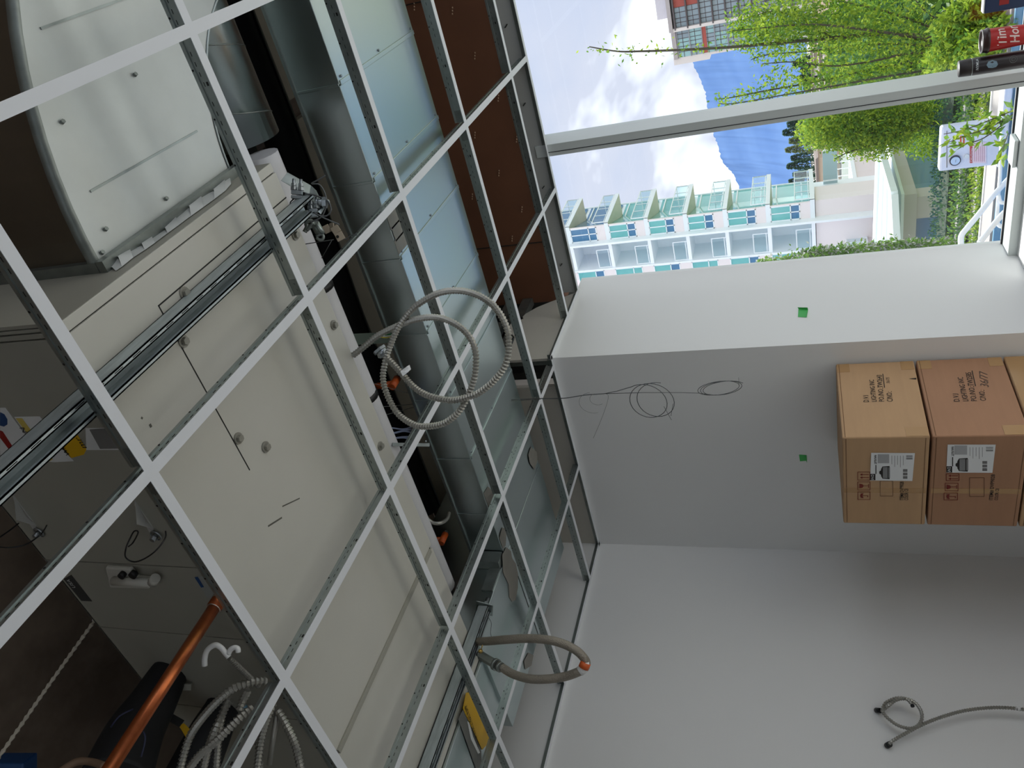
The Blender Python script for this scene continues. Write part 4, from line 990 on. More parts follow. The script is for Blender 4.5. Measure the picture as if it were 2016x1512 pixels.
wrap_poly('rock_emblem', [(-0.016, ze - 0.002), (-0.013, ze + 0.012), (-0.002, ze + 0.019), (0.010, ze + 0.013), (0.013, ze), (0.006, ze - 0.014), (-0.006, ze - 0.018), (-0.014, ze - 0.013)], kc, 0.0321, mat('emblem_blue', (120, 146, 162), 0.4), can)
z2 = hit(1991, 120, X=SXc).z
m = MB()
for rr in (0.012, 0.006): m.tube([V((kc[0] + 0.032 * math.cos(fk + (0.004 + rr * math.cos(t * 0.35)) / 0.032), kc[1] + 0.032 * math.sin(fk + (0.004 + rr * math.cos(t * 0.35)) / 0.032), z2 + rr * math.sin(t * 0.35))) for t in range(18)], 0.0008, 5, closed=True)
mk('ring_emblem', m, mat('emblem_grey', (112, 116, 114), 0.5), can)
bt = hit(1937, 12, X=2.6)
by_ = hit(1945, 24, X=2.6).y
bb = thing('blue_packet', 'dark blue packet with red print standing on the sill at the picture edge', 'packet', (2.6, by_ - 0.05, SZ))
mk('packet_body', MB().box((2.585, by_ - 0.14, SZ), (2.625, by_, bt.z)), mat('packet_blue', (34, 50, 84), 0.4), bb, 0.003)
mk('red_print', MB().box((2.5842, by_ - 0.12, bt.z - 0.075), (2.585, by_ - 0.02, bt.z - 0.045)), red_p, bb)
mk('white_top', MB().box((2.586, by_ - 0.138, bt.z), (2.624, by_ - 0.002, bt.z + 0.004)), paper, bb)

# =================================================================== OUTSIDE
GZ = -5.4
_indoor_mat = mat
def mat(name, rgb, rough=0.6, *a, rgb2=None, **k):     # outdoor surfaces: real albedos are lower than they look in full daylight
    f = 1.0
    return _indoor_mat(name, tuple(c * f for c in rgb), rough, *a, rgb2=tuple(c * f for c in rgb2) if rgb2 else None, **k)
def leaf_mat(name, a, b):
    if name in MATS: return MATS[name]
    m = bpy.data.materials.new(name); m.use_nodes = True; t = m.node_tree; t.nodes.clear()
    oi = N(t, 'ShaderNodeTexCoord'); nz = N(t, 'ShaderNodeTexNoise', Scale=2.4, Detail=3.0); t.links.new(oi.outputs['Object'], nz.inputs['Vector'])
    r = N(t, 'ShaderNodeValToRGB'); r.color_ramp.elements[0].position = 0.35; r.color_ramp.elements[1].position = 0.65
    r.color_ramp.elements[0].color = (*s2l(a), 1); r.color_ramp.elements[1].color = (*s2l(b), 1)
    t.links.new(nz.outputs['Fac'], r.inputs['Fac'])
    d = N(t, 'ShaderNodeBsdfDiffuse'); l = N(t, 'ShaderNodeBsdfTranslucent'); x = N(t, 'ShaderNodeMixShader', Fac=0.4); o = N(t, 'ShaderNodeOutputMaterial')
    t.links.new(r.outputs['Color'], d.inputs['Color']); t.links.new(r.outputs['Color'], l.inputs['Color'])
    t.links.new(d.outputs['BSDF'], x.inputs[1]); t.links.new(l.outputs['BSDF'], x.inputs[2]); t.links.new(x.outputs['Shader'], o.inputs['Surface'])
    MATS[name] = m; return m
leaf_y = leaf_mat('young_leaf', (128, 158, 40), (176, 196, 78))
leaf_g = leaf_mat('green_leaf', (84, 124, 50), (130, 164, 74))
leaf_d = leaf_mat('hedge_leaf', (58, 92, 66), (98, 132, 90))
leaf_b = leaf_mat('shade_leaf', (42, 74, 74), (66, 102, 98))  # outer hedge face: its shade is put into the leaf colour
leaf_l = leaf_mat('lime_leaf', (140, 166, 60), (172, 190, 84))
bark = mat('bark', (84, 78, 66), 0.9, var=0.2, vscale=20)
def rnd(): return V((random.gauss(0, 1), random.gauss(0, 1), random.gauss(0, 1)))
def leaf(mb, p, d, L, w, mi=0):
    d = d.normalized(); s = d.cross(rnd())
    if s.length < 1e-3: return
    s = s.normalized(); n = d.cross(s)
    mb.add([p, p + d * L * 0.5 + s * w * 0.5 + n * w * 0.12, p + d * L, p + d * L * 0.5 - s * w * 0.5 + n * w * 0.12], [(0, 1, 2), (0, 2, 3)], mi)
def tree(name, label, base, branches, cloud, mats, L=0.05, n_per_m=150, spread=0.07, cat='tree'):
    o = thing(name, label, cat, base)
    wood = MB(); fol = MB()
    for pts, r0, r1, dens in branches:
        P = smooth_path([at(*p) for p in pts], 5); k = len(P)
        wood.tube(P, [r0 + (r1 - r0) * i / (k - 1) for i in range(k)], 6)
        Q = resample(P, 1.0 / max(1, 1.7 * n_per_m * dens)) if dens else []
        for q in Q:
            g = (P[-1] - P[0]).normalized()
            leaf(fol, q + rnd() * spread * random.random(), g * 0.6 + rnd() * 0.8, L * random.uniform(0.6, 1.2), L * 0.42, random.randrange(len(mats)))
    for (cx, cy_, d, rx, ry, rd_, n) in cloud:
        C = at(cx, cy_, d)
        for _ in range(int(n * 1.5)):
            v = rnd(); v = v.normalized() * (random.random() ** 0.45)
            p = C + cr * (v.x * rx * d / FPX) + cd * (v.y * ry * d / FPX) + cf * (v.z * rd_)
            leaf(fol, p, rnd() + V((0, 0, -0.2)), L * random.uniform(0.6, 1.2), L * 0.45, random.randrange(len(mats)))
    if wood.v: mk('trunk', wood, bark, o)
    stuff(mk('foliage', fol, mats, o))
    return o
def hedge(name, label, x0, x1, y0, y1, z0, z1, mats, n, L=0.045):
    o = thing(name, label, 'hedge', ((x0 + x1) / 2, (y0 + y1) / 2, z0))
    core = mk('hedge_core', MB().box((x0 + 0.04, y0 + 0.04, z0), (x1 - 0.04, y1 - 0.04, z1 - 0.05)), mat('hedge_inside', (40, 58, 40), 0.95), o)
    f = MB()
    for _ in range(n):
        u = random.random(); y = random.uniform(y0, y1)
        if u < 0.45: p = V((x0 + abs(random.gauss(0, 0.025)), y, random.uniform(z0, z1))); d = V((-1, 0, 0.4))
        else: p = V((random.uniform(x0, x1), y, z1 + random.gauss(0, 0.02))); d = V((0, 0, 1))
        leaf(f, p, d + rnd() * 0.7, L * random.uniform(0.6, 1.3), L * 0.5, random.randrange(len(mats)))
    stuff(mk('leaves', f, mats, o)); return o

paving = mat('grey_paving', (150, 146, 140), 0.9, var=0.08, vscale=0.6)
tag(mk('courtyard_ground', MB().box((8.5, -400, GZ - 0.3), (700, 500, GZ)), paving), 'grey paved ground of the courtyard and street below', 'ground')
bpy.data.objects['courtyard_ground']['kind'] = 'structure'
del bpy.data.objects['courtyard_ground']['label']; del bpy.data.objects['courtyard_ground']['category']
deck = struct(mk('trim_9', MB().box((2.92, -12, -0.6), (4.8, 14, -0.01)).box((6.42, -12, -0.6), (8.5, 14, -0.01)).box((4.8, 4.6, -0.6), (6.42, 14, -0.01)).box((4.8, -12, -0.6), (6.42, 0.9, -0.01)).box((8.3, -12, GZ), (8.5, 14, -0.6)), mat('beige_deck', (140, 136, 132), 0.8)))
pool = thing('hot_tub', 'sunken hot tub with pale blue water just outside the window', 'hot tub', (5.6, 2.7, -0.5))
mk('basin', MB().box((4.8, 0.9, -0.6), (6.42, 4.6, -0.5)), mat('tub_blue', (80, 126, 160), 0.4), pool)
mk('water', MB().box((4.82, 0.92, -0.2), (6.40, 4.58, -0.1)), mat('water_blue', (60, 112, 160), 0.08), pool)
mk('tile_band', MB().box((6.40, 0.9, -0.12), (6.44, 4.6, 0.004)), mat('tile_blue', (104, 146, 170), 0.3), pool)
mk('coping', MB().box((6.46, -4, -0.01), (6.83, 9, 0.02)), mat('coping_beige', (150, 144, 142), 0.7), pool)
mk('coping_edge', MB().box((6.83, -4, -0.01), (6.87, 9, 0.03)), white_pl, pool)
hr = thing('handrail', 'white bent tube handrails of the hot tub', 'handrail', at(1975, 400, 5.6))
tb = mat('white_tube', (238, 242, 246), 0.3)
r1 = [at(x, y, 5.5) for x, y in ((1986, 352), (1975, 364), (1955, 386), (1925, 424), (1903, 450), (1893, 464), (1892, 480), (1893, 500))]
mk('rail', MB().tube(smooth_path(r1, 4), 0.019, 10), tb, hr)
r2 = [at(x, y, 5.3) for x, y in ((1985, 412), (1972, 424), (1950, 450), (1928, 478))]
mk('rail', MB().tube(smooth_path(r2, 4), 0.019, 10), tb, hr)
r3 = [at(x, y, 5.5) for x, y in ((1973, 250), (1971, 300), (1969, 345), (1966, 380), (1963, 430))]
mk('rail', MB().tube(r3, 0.012, 8), tb, hr)
for pp in (((1966, 385), (1970, 398), (1984, 399)), ((1962, 437), (1969, 445), (1980, 447))):
    mk('rail_foot', MB().tube(smooth_path([at(x, y, 5.45) for x, y in pp], 4), 0.014, 8), tb, hr)

CX = 6.3
cbp = lambda x, y, e=0.0: hit(x, y, X=CX - e)
cy0, cy1 = cbp(1852, 252).y, cbp(1848, 339).y
cz1 = cbp(1850, 300).z
cab = thing('spa_control_box', 'white spa control box with round dial and red warning stickers by the hot tub', 'control box', (CX, (cy0 + cy1) / 2, 0))
wh = mat('cabinet_white', (226, 226, 236), 0.4)
mk('cabinet_body', MB().box((CX, cy0, 0.0), (CX + 0.09, cy1, cz1)), wh, cab, 0.02)
mk('foot_plate', MB().box((CX - 0.005, cy0 - 0.25, -0.01), (CX + 0.16, cy1 + 0.02, 0.05)), wh, cab, 0.01)
dc = cbp(1880, 315, 0.0)
do = mk('dial_ring', MB().cyl(dc - V((0.02, 0, 0)), dc, 0.042, 24), mat('dial_black', (40, 44, 60), 0.4), cab)
mk('dial_face', MB().cyl(dc - V((0.022, 0, 0)), dc - V((0.019, 0, 0)), 0.034, 24), mat('dial_blue', (196, 214, 236), 0.4), do)
mk('dial_needle', MB().bar(dc - V((0.0235, -0.012, 0)), dc - V((0.0235, 0.012, 0.004)), 0.002, 0.001), black_pl, do)
bt2 = cbp(1903, 307)
mk('push_button', MB().cyl(bt2 - V((0.012, 0, 0)), bt2, 0.018, 16), white_pl, cab)
def cpoly(name, x0, y0, x1, y1, m, e=0.004): return mk(name, MB().prism([cbp(x, y, e) for x, y in rect(x0, y0, x1, y1)], (0.002, 0, 0)), m, cab)
cpoly('panel_line', 1863.5, 258, 1864.8, 330, ink_grey, 0.003)
orl = cpoly('orange_sticker', 1890, 268, 1899, 288, mat('sticker_orange', (220, 90, 44), 0.5))
mk('sticker_print', MB().prism([cbp(x, y, 0.006) for x, y in rect(1893.2, 270, 1895.8, 286)], (0.001, 0, 0)), paper, orl)
wn = cpoly('warning_notice', 1914, 280, 1942, 321, mat('pinkish_paper', (240, 216, 222), 0.6))
hd = mk('notice_header', MB().prism([cbp(x, y, 0.006) for x, y in rect(1909.5, 281, 1914.5, 321)], (0.001, 0, 0)), mat('header_red', (196, 70, 70), 0.5), wn)
text('CAUTION', cbp(1913.8, 319, 0.0075), (0, -1, 0), (0, 0, 1), 0.021, paper, wn, sx=1.25)
m = MB()
for k in range(6):
    x = 1918 + k * 3.8; m.prism([cbp(xx, y, 0.006) for xx, y in rect(x, 284 + (k * 3) % 5, x + 0.9, 318)], (0.001, 0, 0))
mk('fine_print', m, mat('print_pink', (206, 140, 150), 0.6), wn)

zA = hit(1923, 420, X=6.95).z; zB = hit(1888, 420, X=7.6).z; zC = hit(1846, 420, X=8.6).z
hedge('hedge', 'low clipped hedge with lime tips next to the hot tub edge', 6.92, 7.3, 2.0, 9, 0, zA, [leaf_g, leaf_l], 5000)
hedge('hedge', 'mid green clipped hedge behind the low lime tipped hedge', 7.5, 8.0, 2.0, 9, 0, zB, [leaf_d, leaf_g], 6000)
hedge('hedge', 'hedge at the outer edge of the terrace, its shade painted dark blue green', 8.3, 9.0, 2.4, 10, -0.6, zC, [leaf_b, leaf_d], 6000)
hedge('hedge', 'bright green border hedge behind the control box and cup', 7.0, 7.5, -3, 2.0, 0, zA + 0.16, [leaf_g, leaf_y], 5500)

D = 9.0
tree('young_tree', 'tall thin young tree with bare leader and bright leaves right of the mullion', hit(1885, 95, X=8.0), [
    ([(1915, 92, D), (1880, 84, D), (1760, 66, D), (1640, 75, D), (1560, 82, D), (1450, 92, D), (1345, 98, D), (1260, 101, D), (1215, 101, D), (1160, 92, D)], 0.028, 0.006, 0.35),
    ([(1900, 96, D), (1790, 72, D - 0.4), (1700, 58, D - 0.5), (1600, 48, D - 0.5), (1500, 55, D - 0.6), (1435, 62, D - 0.6)], 0.018, 0.004, 1.3),
    ([(1900, 100, D), (1800, 88, D + 0.3), (1700, 88, D + 0.5), (1600, 100, D + 0.5), (1510, 108, D + 0.5), (1478, 118, D + 0.5)], 0.016, 0.004, 0.8),
    ([(1900, 110, D), (1800, 104, D - 0.3), (1720, 120, D - 0.3), (1640, 130, D - 0.3), (1560, 122, D - 0.3), (1500, 126, D - 0.3)], 0.016, 0.004, 0.8),
    ([(1895, 122, D), (1780, 125, D + 0.2), (1700, 140, D + 0.2), (1600, 162, D + 0.2), (1500, 180, D + 0.2), (1440, 192, D + 0.2), (1412, 195, D + 0.2)], 0.016, 0.004, 1.0),
    ([(1895, 130, D), (1760, 148, D - 0.2), (1650, 168, D - 0.2), (1560, 184, D - 0.2), (1450, 203, D - 0.2), (1415, 204, D - 0.2)], 0.014, 0.004, 0.9),
    ([(1895, 80, D), (1780, 34, D), (1700, 12, D), (1600, -6, D), (1540, -12, D)], 0.016, 0.004, 1.2),
    ([(1895, 70, D), (1820, 20, D), (1790, -20, D)], 0.012, 0.004, 0.8),
    ([(1640, 75, D), (1580, 40, D), (1520, 22, D), (1450, 45, D)], 0.008, 0.003, 1.4)],
    [(1560, 35, D, 130, 45, 0.5, 1500), (1640, 70, D, 150, 40, 0.6, 1000), (1500, 70, D, 70, 30, 0.4, 500), (1720, 40, D, 110, 50, 0.6, 900), (1620, 155, D, 130, 30, 0.4, 500), (1760, 130, D, 90, 40, 0.5, 500)],
    [leaf_y, leaf_g], L=0.055, n_per_m=130, spread=0.09)
D = 9.8
tree('leafy_tree', 'dense bright leafy tree with leaning trunk left of the mullion', hit(1925, 208, X=8.0), [
    ([(1935, 206, D), (1900, 218, D), (1870, 230, D), (1830, 246, D), (1790, 258, D), (1740, 264, D), (1690, 258, D), (1640, 252, D)], 0.05, 0.008, 0.5),
    ([(1870, 230, D), (1780, 212, D), (1700, 205, D + 0.2), (1620, 215, D + 0.2)], 0.02, 0.004, 1),
    ([(1830, 246, D), (1740, 236, D - 0.2), (1660, 232, D - 0.2), (1590, 236, D - 0.2)], 0.018, 0.004, 1),
    ([(1790, 258, D), (1720, 284, D), (1670, 300, D), (1645, 312, D)], 0.016, 0.004, 1),
    ([(1740, 264, D), (1680, 280, D + 0.2), (1610, 262, D + 0.2)], 0.012, 0.003, 1)],
    [(1700, 240, D, 120, 52, 0.7, 6500), (1640, 250, D, 70, 40, 0.6, 2600), (1780, 232, D, 95, 44, 0.6, 2200), (1730, 285, D, 60, 26, 0.5, 900), (1860, 262, D, 26, 22, 0.4, 500), (1830, 285, D + 0.6, 50, 24, 0.4, 700), (1880, 190, D, 50, 22, 0.4, 600)],
    [leaf_y, leaf_g], L=0.05)
D = 5.0
tree('bamboo_sprig', 'slender leafy sprig leaning in front of the control box', at(1995, 228, D), [
    ([(2000, 215, D), (1960, 232, D), (1900, 255, D), (1858, 264, D)], 0.005, 0.002, 0.3),
    ([(2000, 222, D), (1950, 250, D), (1910, 264, D), (1868, 280, D)], 0.005, 0.002, 0.3),
    ([(2000, 228, D), (1965, 252, D), (1930, 275, D), (1880, 287, D), (1866, 290, D)], 0.005, 0.002, 0.3),
    ([(1985, 262, D), (1975, 290, D), (1968, 315, D)], 0.003, 0.002, 0.5)], [], [leaf_g, leaf_y], L=0.075, n_per_m=130, spread=0.03, cat='plant')
tree('shrub', 'loose bright green shrub behind the red paper cup', at(1930, 40, 6.6), [
    ([(1990, 60, 6.6), (1900, 40, 6.6), (1860, 20, 6.6)], 0.01, 0.004, 0.5)],
    [(1900, 40, 6.6, 50, 40, 0.4, 1500), (1950, 50, 6.6, 50, 40, 0.4, 1600), (1880, 100, 6.8, 50, 30, 0.4, 900), (1950, 85, 6.4, 60, 40, 0.4, 900)], [leaf_g, leaf_y, leaf_l], L=0.06, cat='shrub')
tree('flowering_shrub', 'pale flowering shrub showing at the edge of the bright pier', at(1700, 500, 8.0), [
    ([(1850, 490, 8), (1750, 482, 8), (1650, 492, 8), (1560, 505, 8), (1490, 535, 8)], 0.008, 0.003, 0.5)],
    [(1560, 520, 8, 80, 16, 0.3, 900), (1660, 500, 8, 90, 18, 0.3, 1300), (1760, 490, 8, 80, 16, 0.3, 1000), (1830, 485, 8, 50, 12, 0.3, 500)],
    [leaf_g, leaf_g, leaf_mat('blossom', (160, 164, 150), (190, 192, 184))], L=0.05, cat='shrub')

lawn = mk('trim_10', MB().box((20, -30, GZ), (150, 21, GZ + 0.05)), mat('lawn_green', (92, 112, 66), 0.95, var=0.25, vscale=0.4)); struct(lawn)
for i, (px, py, X, l) in enumerate(((1730, 60, 30, 'round green garden tree in the courtyard behind the thin tree'), (1690, 140, 42, 'round green garden tree nearest the mullion in the courtyard'), (1790, 120, 24, 'low green garden tree below the thin tree crown'))):
    c = hit(px, py, X=X); o = thing('garden_tree', l, 'tree', (c.x, c.y, GZ))
    mk('trunk', MB().cyl((c.x, c.y, GZ), (c.x, c.y, c.z), 0.15, 8), bark, o)
    f = MB()
    for _ in range(1500):
        v = rnd().normalized() * (random.random() ** 0.4); leaf(f, c + V((v.x * 2.2, v.y * 2.2, v.z * 1.7)), rnd(), 0.4, 0.2, random.randrange(2))
    stuff(mk('foliage', f, [leaf_g, leaf_d], o))

# ------------------------------------------------------------------ condominium
pinkw = mat('pale_cladding', (240, 230, 230), 0.8)
whitec = mat('white_render', (244, 248, 252), 0.8)
soff = mat('soffit_render', (214, 206, 196), 0.9)
teal = mat('teal_glass', (96, 176, 178), 0.06, spec=0.8, rgb2=(120, 196, 192), vscale=0.35)
tealb = mat('blue_glass', (60, 118, 160), 0.05, spec=0.9)
railm = mat('rail_white', (236, 242, 246), 0.4)
guard = glass_mat('guard_glass', (0.80, 0.92, 0.94))
con = thing('apartment_block', 'pale apartment block with stacked balconies and teal windows left in the view', 'building', (55, 26, GZ))
zs = [0.85, 3.85, 6.84, 9.71, 12.63, 15.70, 18.79, 21.85, 24.9]
mk('main_wall', MB().box((57.6, 26.45, GZ), (62.6, 60, 28)), whitec, con)
mk('fin_wall', MB().box((54.4, 25.90, GZ), (57.7, 26.06, 28)).box((54.8, 28.28, GZ), (57.7, 28.42, 28)), whitec, con)
mk('ground_wall', MB().box((55.2, 24.7, GZ), (57.6, 60, 0.8)), pinkw, con)
def railing(parent, p, q, h, n):
    p = V(p); q = V(q); u = V((0, 0, h)); m = MB()
    for k in range(n + 1):
        c = p + (q - p) * (k / n); m.bar(c, c + u, 0.06, 0.06, up=(1, 0, 0) if abs((q - p).x) < 0.1 else (0, 1, 0))
    m.bar(p + u, q + u, 0.07, 0.06).bar(p + u * 0.12, q + u * 0.12, 0.05, 0.05)
    r = mk('railing', m, railm, parent)
    g = MB().quad([p + u * 0.15, q + u * 0.15, q + u * 0.93, p + u * 0.93]); mk('guard_pane', g, guard, parent)
def window(parent, x, y0, y1, z0, z1, ys, zsplit, m0, m1):
    f = MB(); t = 0.07
    for a, b, c, d_ in ((y0, y1, z0, z0 + t), (y0, y1, z1 - t, z1), (y0, y0 + t, z0, z1), (y1 - t, y1, z0, z1), (y0, y1, zsplit - t / 2, zsplit + t / 2)): f.box((x - 0.06, a, c), (x + 0.05, b, d_))
    for yv in ys: f.box((x - 0.06, yv - t / 2, z0), (x + 0.05, yv + t / 2, z1))
    fo = mk('window', f, railm, parent)
    cols = [y0] + list(ys) + [y1]
    for a, b in zip(cols, cols[1:]):
        for c, d_, mm in ((z0, zsplit, m1), (zsplit, z1, m0)):
            mk('pane', MB().quad([(x, b, c), (x, a, c), (x, a, d_), (x, b, d_)]), mm, fo)
for k, z in enumerate(zs):
    zt_ = zs[k + 1] if k + 1 < len(zs) else z + 3.05
    sb_ = mk('balcony', MB().box((55.0, 24.5, z), (60.5, 26.45, z + 0.26)), soff, con)
    mk('slab_edge', MB().box((54.97, 24.47, z - 0.01), (60.53, 24.5, z + 0.3)).box((54.97, 24.47, z - 0.01), (55.0, 26.0, z + 0.3)), railm, sb_)
    railing(sb_, (55.3, 24.53, z + 0.26), (60.4, 24.53, z + 0.26), 1.05, 4)
    railing(sb_, (60.42, 24.53, z + 0.26), (60.42, 26.4, z + 0.26), 1.05, 1)
    mk('soffit_lamp', MB().box((57.9, 25.7, z - 0.04), (58.05, 26.0, z)), black_pl, sb_)
    mk('spandrel', MB().box((55.02, 24.68, z + 0.26), (55.2, 25.9, z + 0.98)), pinkw, con)
    mk('bay_body', MB().prism([(55.12, 24.76, z + 0.27), (60.4, 26.42, z + 0.27), (60.4, 26.9, z + 0.27), (55.12, 25.88, z + 0.27)], (0, 0, zt_ - z - 0.28)), teal if k < 5 else tealb, con)
    mk('bay_post', MB().box((55.0, 24.66, z + 0.98), (55.12, 24.76, zt_)), pinkw, con)
    w0, w1 = (teal, tealb) if k not in (5, 6) else (tealb, tealb)
    window(con, 55.05, 24.74, 25.9, z + 0.98, zt_, [25.3], z + 1.62, w0 if k % 2 else teal, w1)
    rb_ = mk('balcony', MB().box((54.95, 26.06, z), (57.6, 28.28, z + 0.26)), whitec, con)
    railing(rb_, (55.05, 26.75, z + 0.26), (55.05, 28.25, z + 0.26), 1.05, 1)
    mk('spandrel', MB().box((55.02, 28.42, z + 0.1), (57.6, 33.0, z + 0.98)), pinkw, con)
    window(con, 55.05, 28.5, 33.0, z + 0.98, zt_ + 0.1, [29.9, 31.4], z + 1.7, teal, tealb if k % 2 else teal)
    gl_ = MB().box((57.7, 26.35, z + 0.3), (62.6, 26.44, zt_ - 0.02)); mk('side_glazing', gl_, teal if k < 5 else tealb, con)
    sb2 = mk('side_frame', MB().box((57.7, 26.28, zt_ - 0.35), (62.6, 26.36, zt_ - 0.25)).box((57.7, 26.28, z + 0.8), (62.6, 26.36, z + 0.9)).box((62.5, 26.26, z), (62.65, 26.36, zt_)), railm, con)
# podium terrace beside the block
tz = hit(1672, 310, Y=28).z
pod = thing('podium_terrace', 'low pale podium terrace with glass guards below the apartment block', 'building', (50, 28, GZ))
mk('podium_wall', MB().box((50.0, 28.0, GZ), (72, 60, tz - 0.25)), mat('podium_pink', (226, 216, 216), 0.8), pod)
mk('terrace_edge', MB().box((49.8, 27.85, tz - 0.3), (72.1, 60, tz)), railm, pod)
railing(pod, (50.0, 27.95, tz), (71.5, 27.95, tz), 1.1, 14)
fg = glass_mat('frosted_guard', (0.62, 0.74, 0.78), 0.1)
g0 = hit(1634, 297, X=62); g1_ = hit(1640, 520, X=62)
ga = hit(1619, 297, X=62); gb_ = hit(1648, 310, X=62)
gd = mk('guard_wall', MB().box((62, ga.y, gb_.z), (62.06, 48, ga.z)), mat('frosted_panel', (166, 192, 200), 0.25), pod)
m = MB(); y = ga.y
while y < 48: m.box((61.9, y - 0.05, gb_.z), (62.1, y + 0.05, ga.z)); y += 2.4
mk('guard_post', m, railm, pod)
LX = 34.0
la, lb = hit(1780, 384, X=LX), hit(1806, 384, X=LX)
lo = thing('entrance_block', 'low beige entrance block with flat fascia and glazed roof in the courtyard', 'building', (LX, la.y, GZ))
mk('fascia', MB().box((LX, la.y, lb.z), (LX + 12, la.y + 16, la.z)), mat('fascia_beige', (196, 190, 184), 0.8), lo)
mk('fascia_edge', MB().box((LX - 0.1, la.y - 0.1, la.z), (LX + 12, la.y + 16, la.z + 0.12)), railm, lo)
mk('lower_glazing', MB().box((LX + 0.8, la.y + 0.8, GZ), (LX + 11, la.y + 15.5, lb.z)), tealb, lo)
mk('corner_pier', MB().box((LX + 0.1, la.y + 0.2, GZ), (LX + 1.0, la.y + 1.2, lb.z)), mat('fascia_beige', (196, 190, 184), 0.8), lo)
cz = la.z + 0.5
C4 = [hit(x, y, Z=cz) for x, y in ((1738, 285), (1769, 384), (1776, 520), (1728, 520))]
cn = mk('glazed_roof', MB().prism(C4, (0, 0, 0.12)), mat('pale_glazing', (206, 222, 230), 0.2), lo)
m = MB()
for i in range(4): m.bar(C4[i] + V((0, 0, 0.15)), C4[(i + 1) % 4] + V((0, 0, 0.15)), 0.35, 0.25)
for f in (0.3, 0.55): m.bar(C4[0].lerp(C4[1], f) + V((0, 0, 0.14)), C4[3].lerp(C4[2], f) + V((0, 0, 0.14)), 0.12, 0.1)
mk('roof_frame', m, railm, lo)
gv = tag(mk('gravel_bed', MB().prism([hit(x, y, Z=GZ + 0.02) for x, y in ((1816, 398), (1835, 398), (1832, 520), (1812, 520))], (0, 0, 0.1)), mat('gravel', (150, 150, 146), 0.95, rgb2=(206, 206, 200), vscale=5, bump=0.6, bscale=6)), 'pale gravel bed strip in the courtyard below the entrance block', 'gravel bed')
wl2 = tag(mk('low_wall', MB().prism([hit(x, y, Z=GZ + 1.2) for x, y in ((1806, 372), (1842, 368), (1846, 396), (1812, 398))], (0, 0, -1.3)), mat('fascia_beige', (196, 190, 184), 0.8)), 'low beige wall at the end of the courtyard bench', 'wall')
bz = GZ + 0.45
be = thing('slatted_bench', 'long grey slatted bench standing in the courtyard', 'bench', hit(1830, 310, Z=GZ))
p, q = hit(1838, 258, Z=bz), hit(1836, 366, Z=bz)
p2, q2 = hit(1822, 262, Z=bz + 0.25), hit(1818, 368, Z=bz + 0.25)
mk('front_rail', MB().bar(p, q, 0.12, 0.12), railm, be)
for k in range(13):
    f = k / 12; a = p.lerp(q, f); b = p2.lerp(q2, min(1, f + 0.06)); mk('slat', MB().bar(a, b, 0.22, 0.05), mat('slat_grey', (134, 128, 132), 0.8), be)
for f in (0.05, 0.5, 0.95):
    a = p.lerp(q, f); b = p2.lerp(q2, f); mk('leg', MB().bar(a, V((a.x, a.y, GZ)), 0.1, 0.1, up=(1, 0, 0)).bar(b, V((b.x, b.y, GZ)), 0.1, 0.1, up=(1, 0, 0)), grey_st, be)

# ------------------------------------------------------------------ tower
TX = 200.0
tw = thing('apartment_tower', 'dark framed apartment tower with red panels at the upper right of the view', 'building', (TX, 45, GZ))
tf = lambda x, y: hit(x, y, X=TX)
concg = mat('tower_grey', (178, 170, 170), 0.85); dk = mat('tower_frame', (92, 84, 86), 0.7); redp = mat('red_panel', (176, 88, 78), 0.7)
tg1 = mat('tower_glass', (150, 168, 178), 0.08, spec=0.8, rgb2=(110, 128, 140), vscale=0.06); tg2 = mat('tower_glass_teal', (150, 190, 192), 0.08, spec=0.8)
top = tf(1318, 64).z; yA0, yA1 = 27.0, tf(1316, 62).y; yB1 = tf(1326, 118).y; yE = tf(1330, 131).y
mk('tower_core', MB().box((TX + 1.5, yA0, GZ), (TX + 22, yB1, top - 0.5)), concg, tw)
mk('penthouse', MB().box((TX + 5, yA0, top), (TX + 20, tf(1289, 50).y, tf(1285, 20).z)), mat('penthouse_grey', (206, 202, 208), 0.85), tw)
mk('end_wall', MB().prism([(TX + 1.2, yB1, GZ), (TX + 1.2, yE - 1.0, GZ), (TX + 1.2, yE - 1.0, tf(1400, 112).z), (TX + 1.2, yE, tf(1397, 120).z), (TX + 1.2, yE, top), (TX + 1.2, yB1, top)], (15, 0, 0)), mat('tower_white', (226, 218, 214), 0.85), tw)
mk('roof_edge', MB().box((TX - 0.6, yA0, top - 0.9), (TX + 20, yA1 + 0.3, top)).box((TX + 0.6, yA1, top - 1.2), (TX + 20, yB1 + 0.2, top - 0.2)), concg, tw)
mk('corner_fin', MB().box((TX - 0.4, yA1 - 0.35, GZ), (TX + 1.6, yA1 + 0.35, top)), mat('tower_white', (226, 218, 214), 0.85), tw)
fh = 2.87; k = 0; z = top - 1.3
colsA = [27.2, 29.8, 32.4, 35.0, 37.6, 40.0, yA1 - 0.35]; colsB = [yA1 + 0.35, yA1 + 2.3, yA1 + 4.1, yB1]
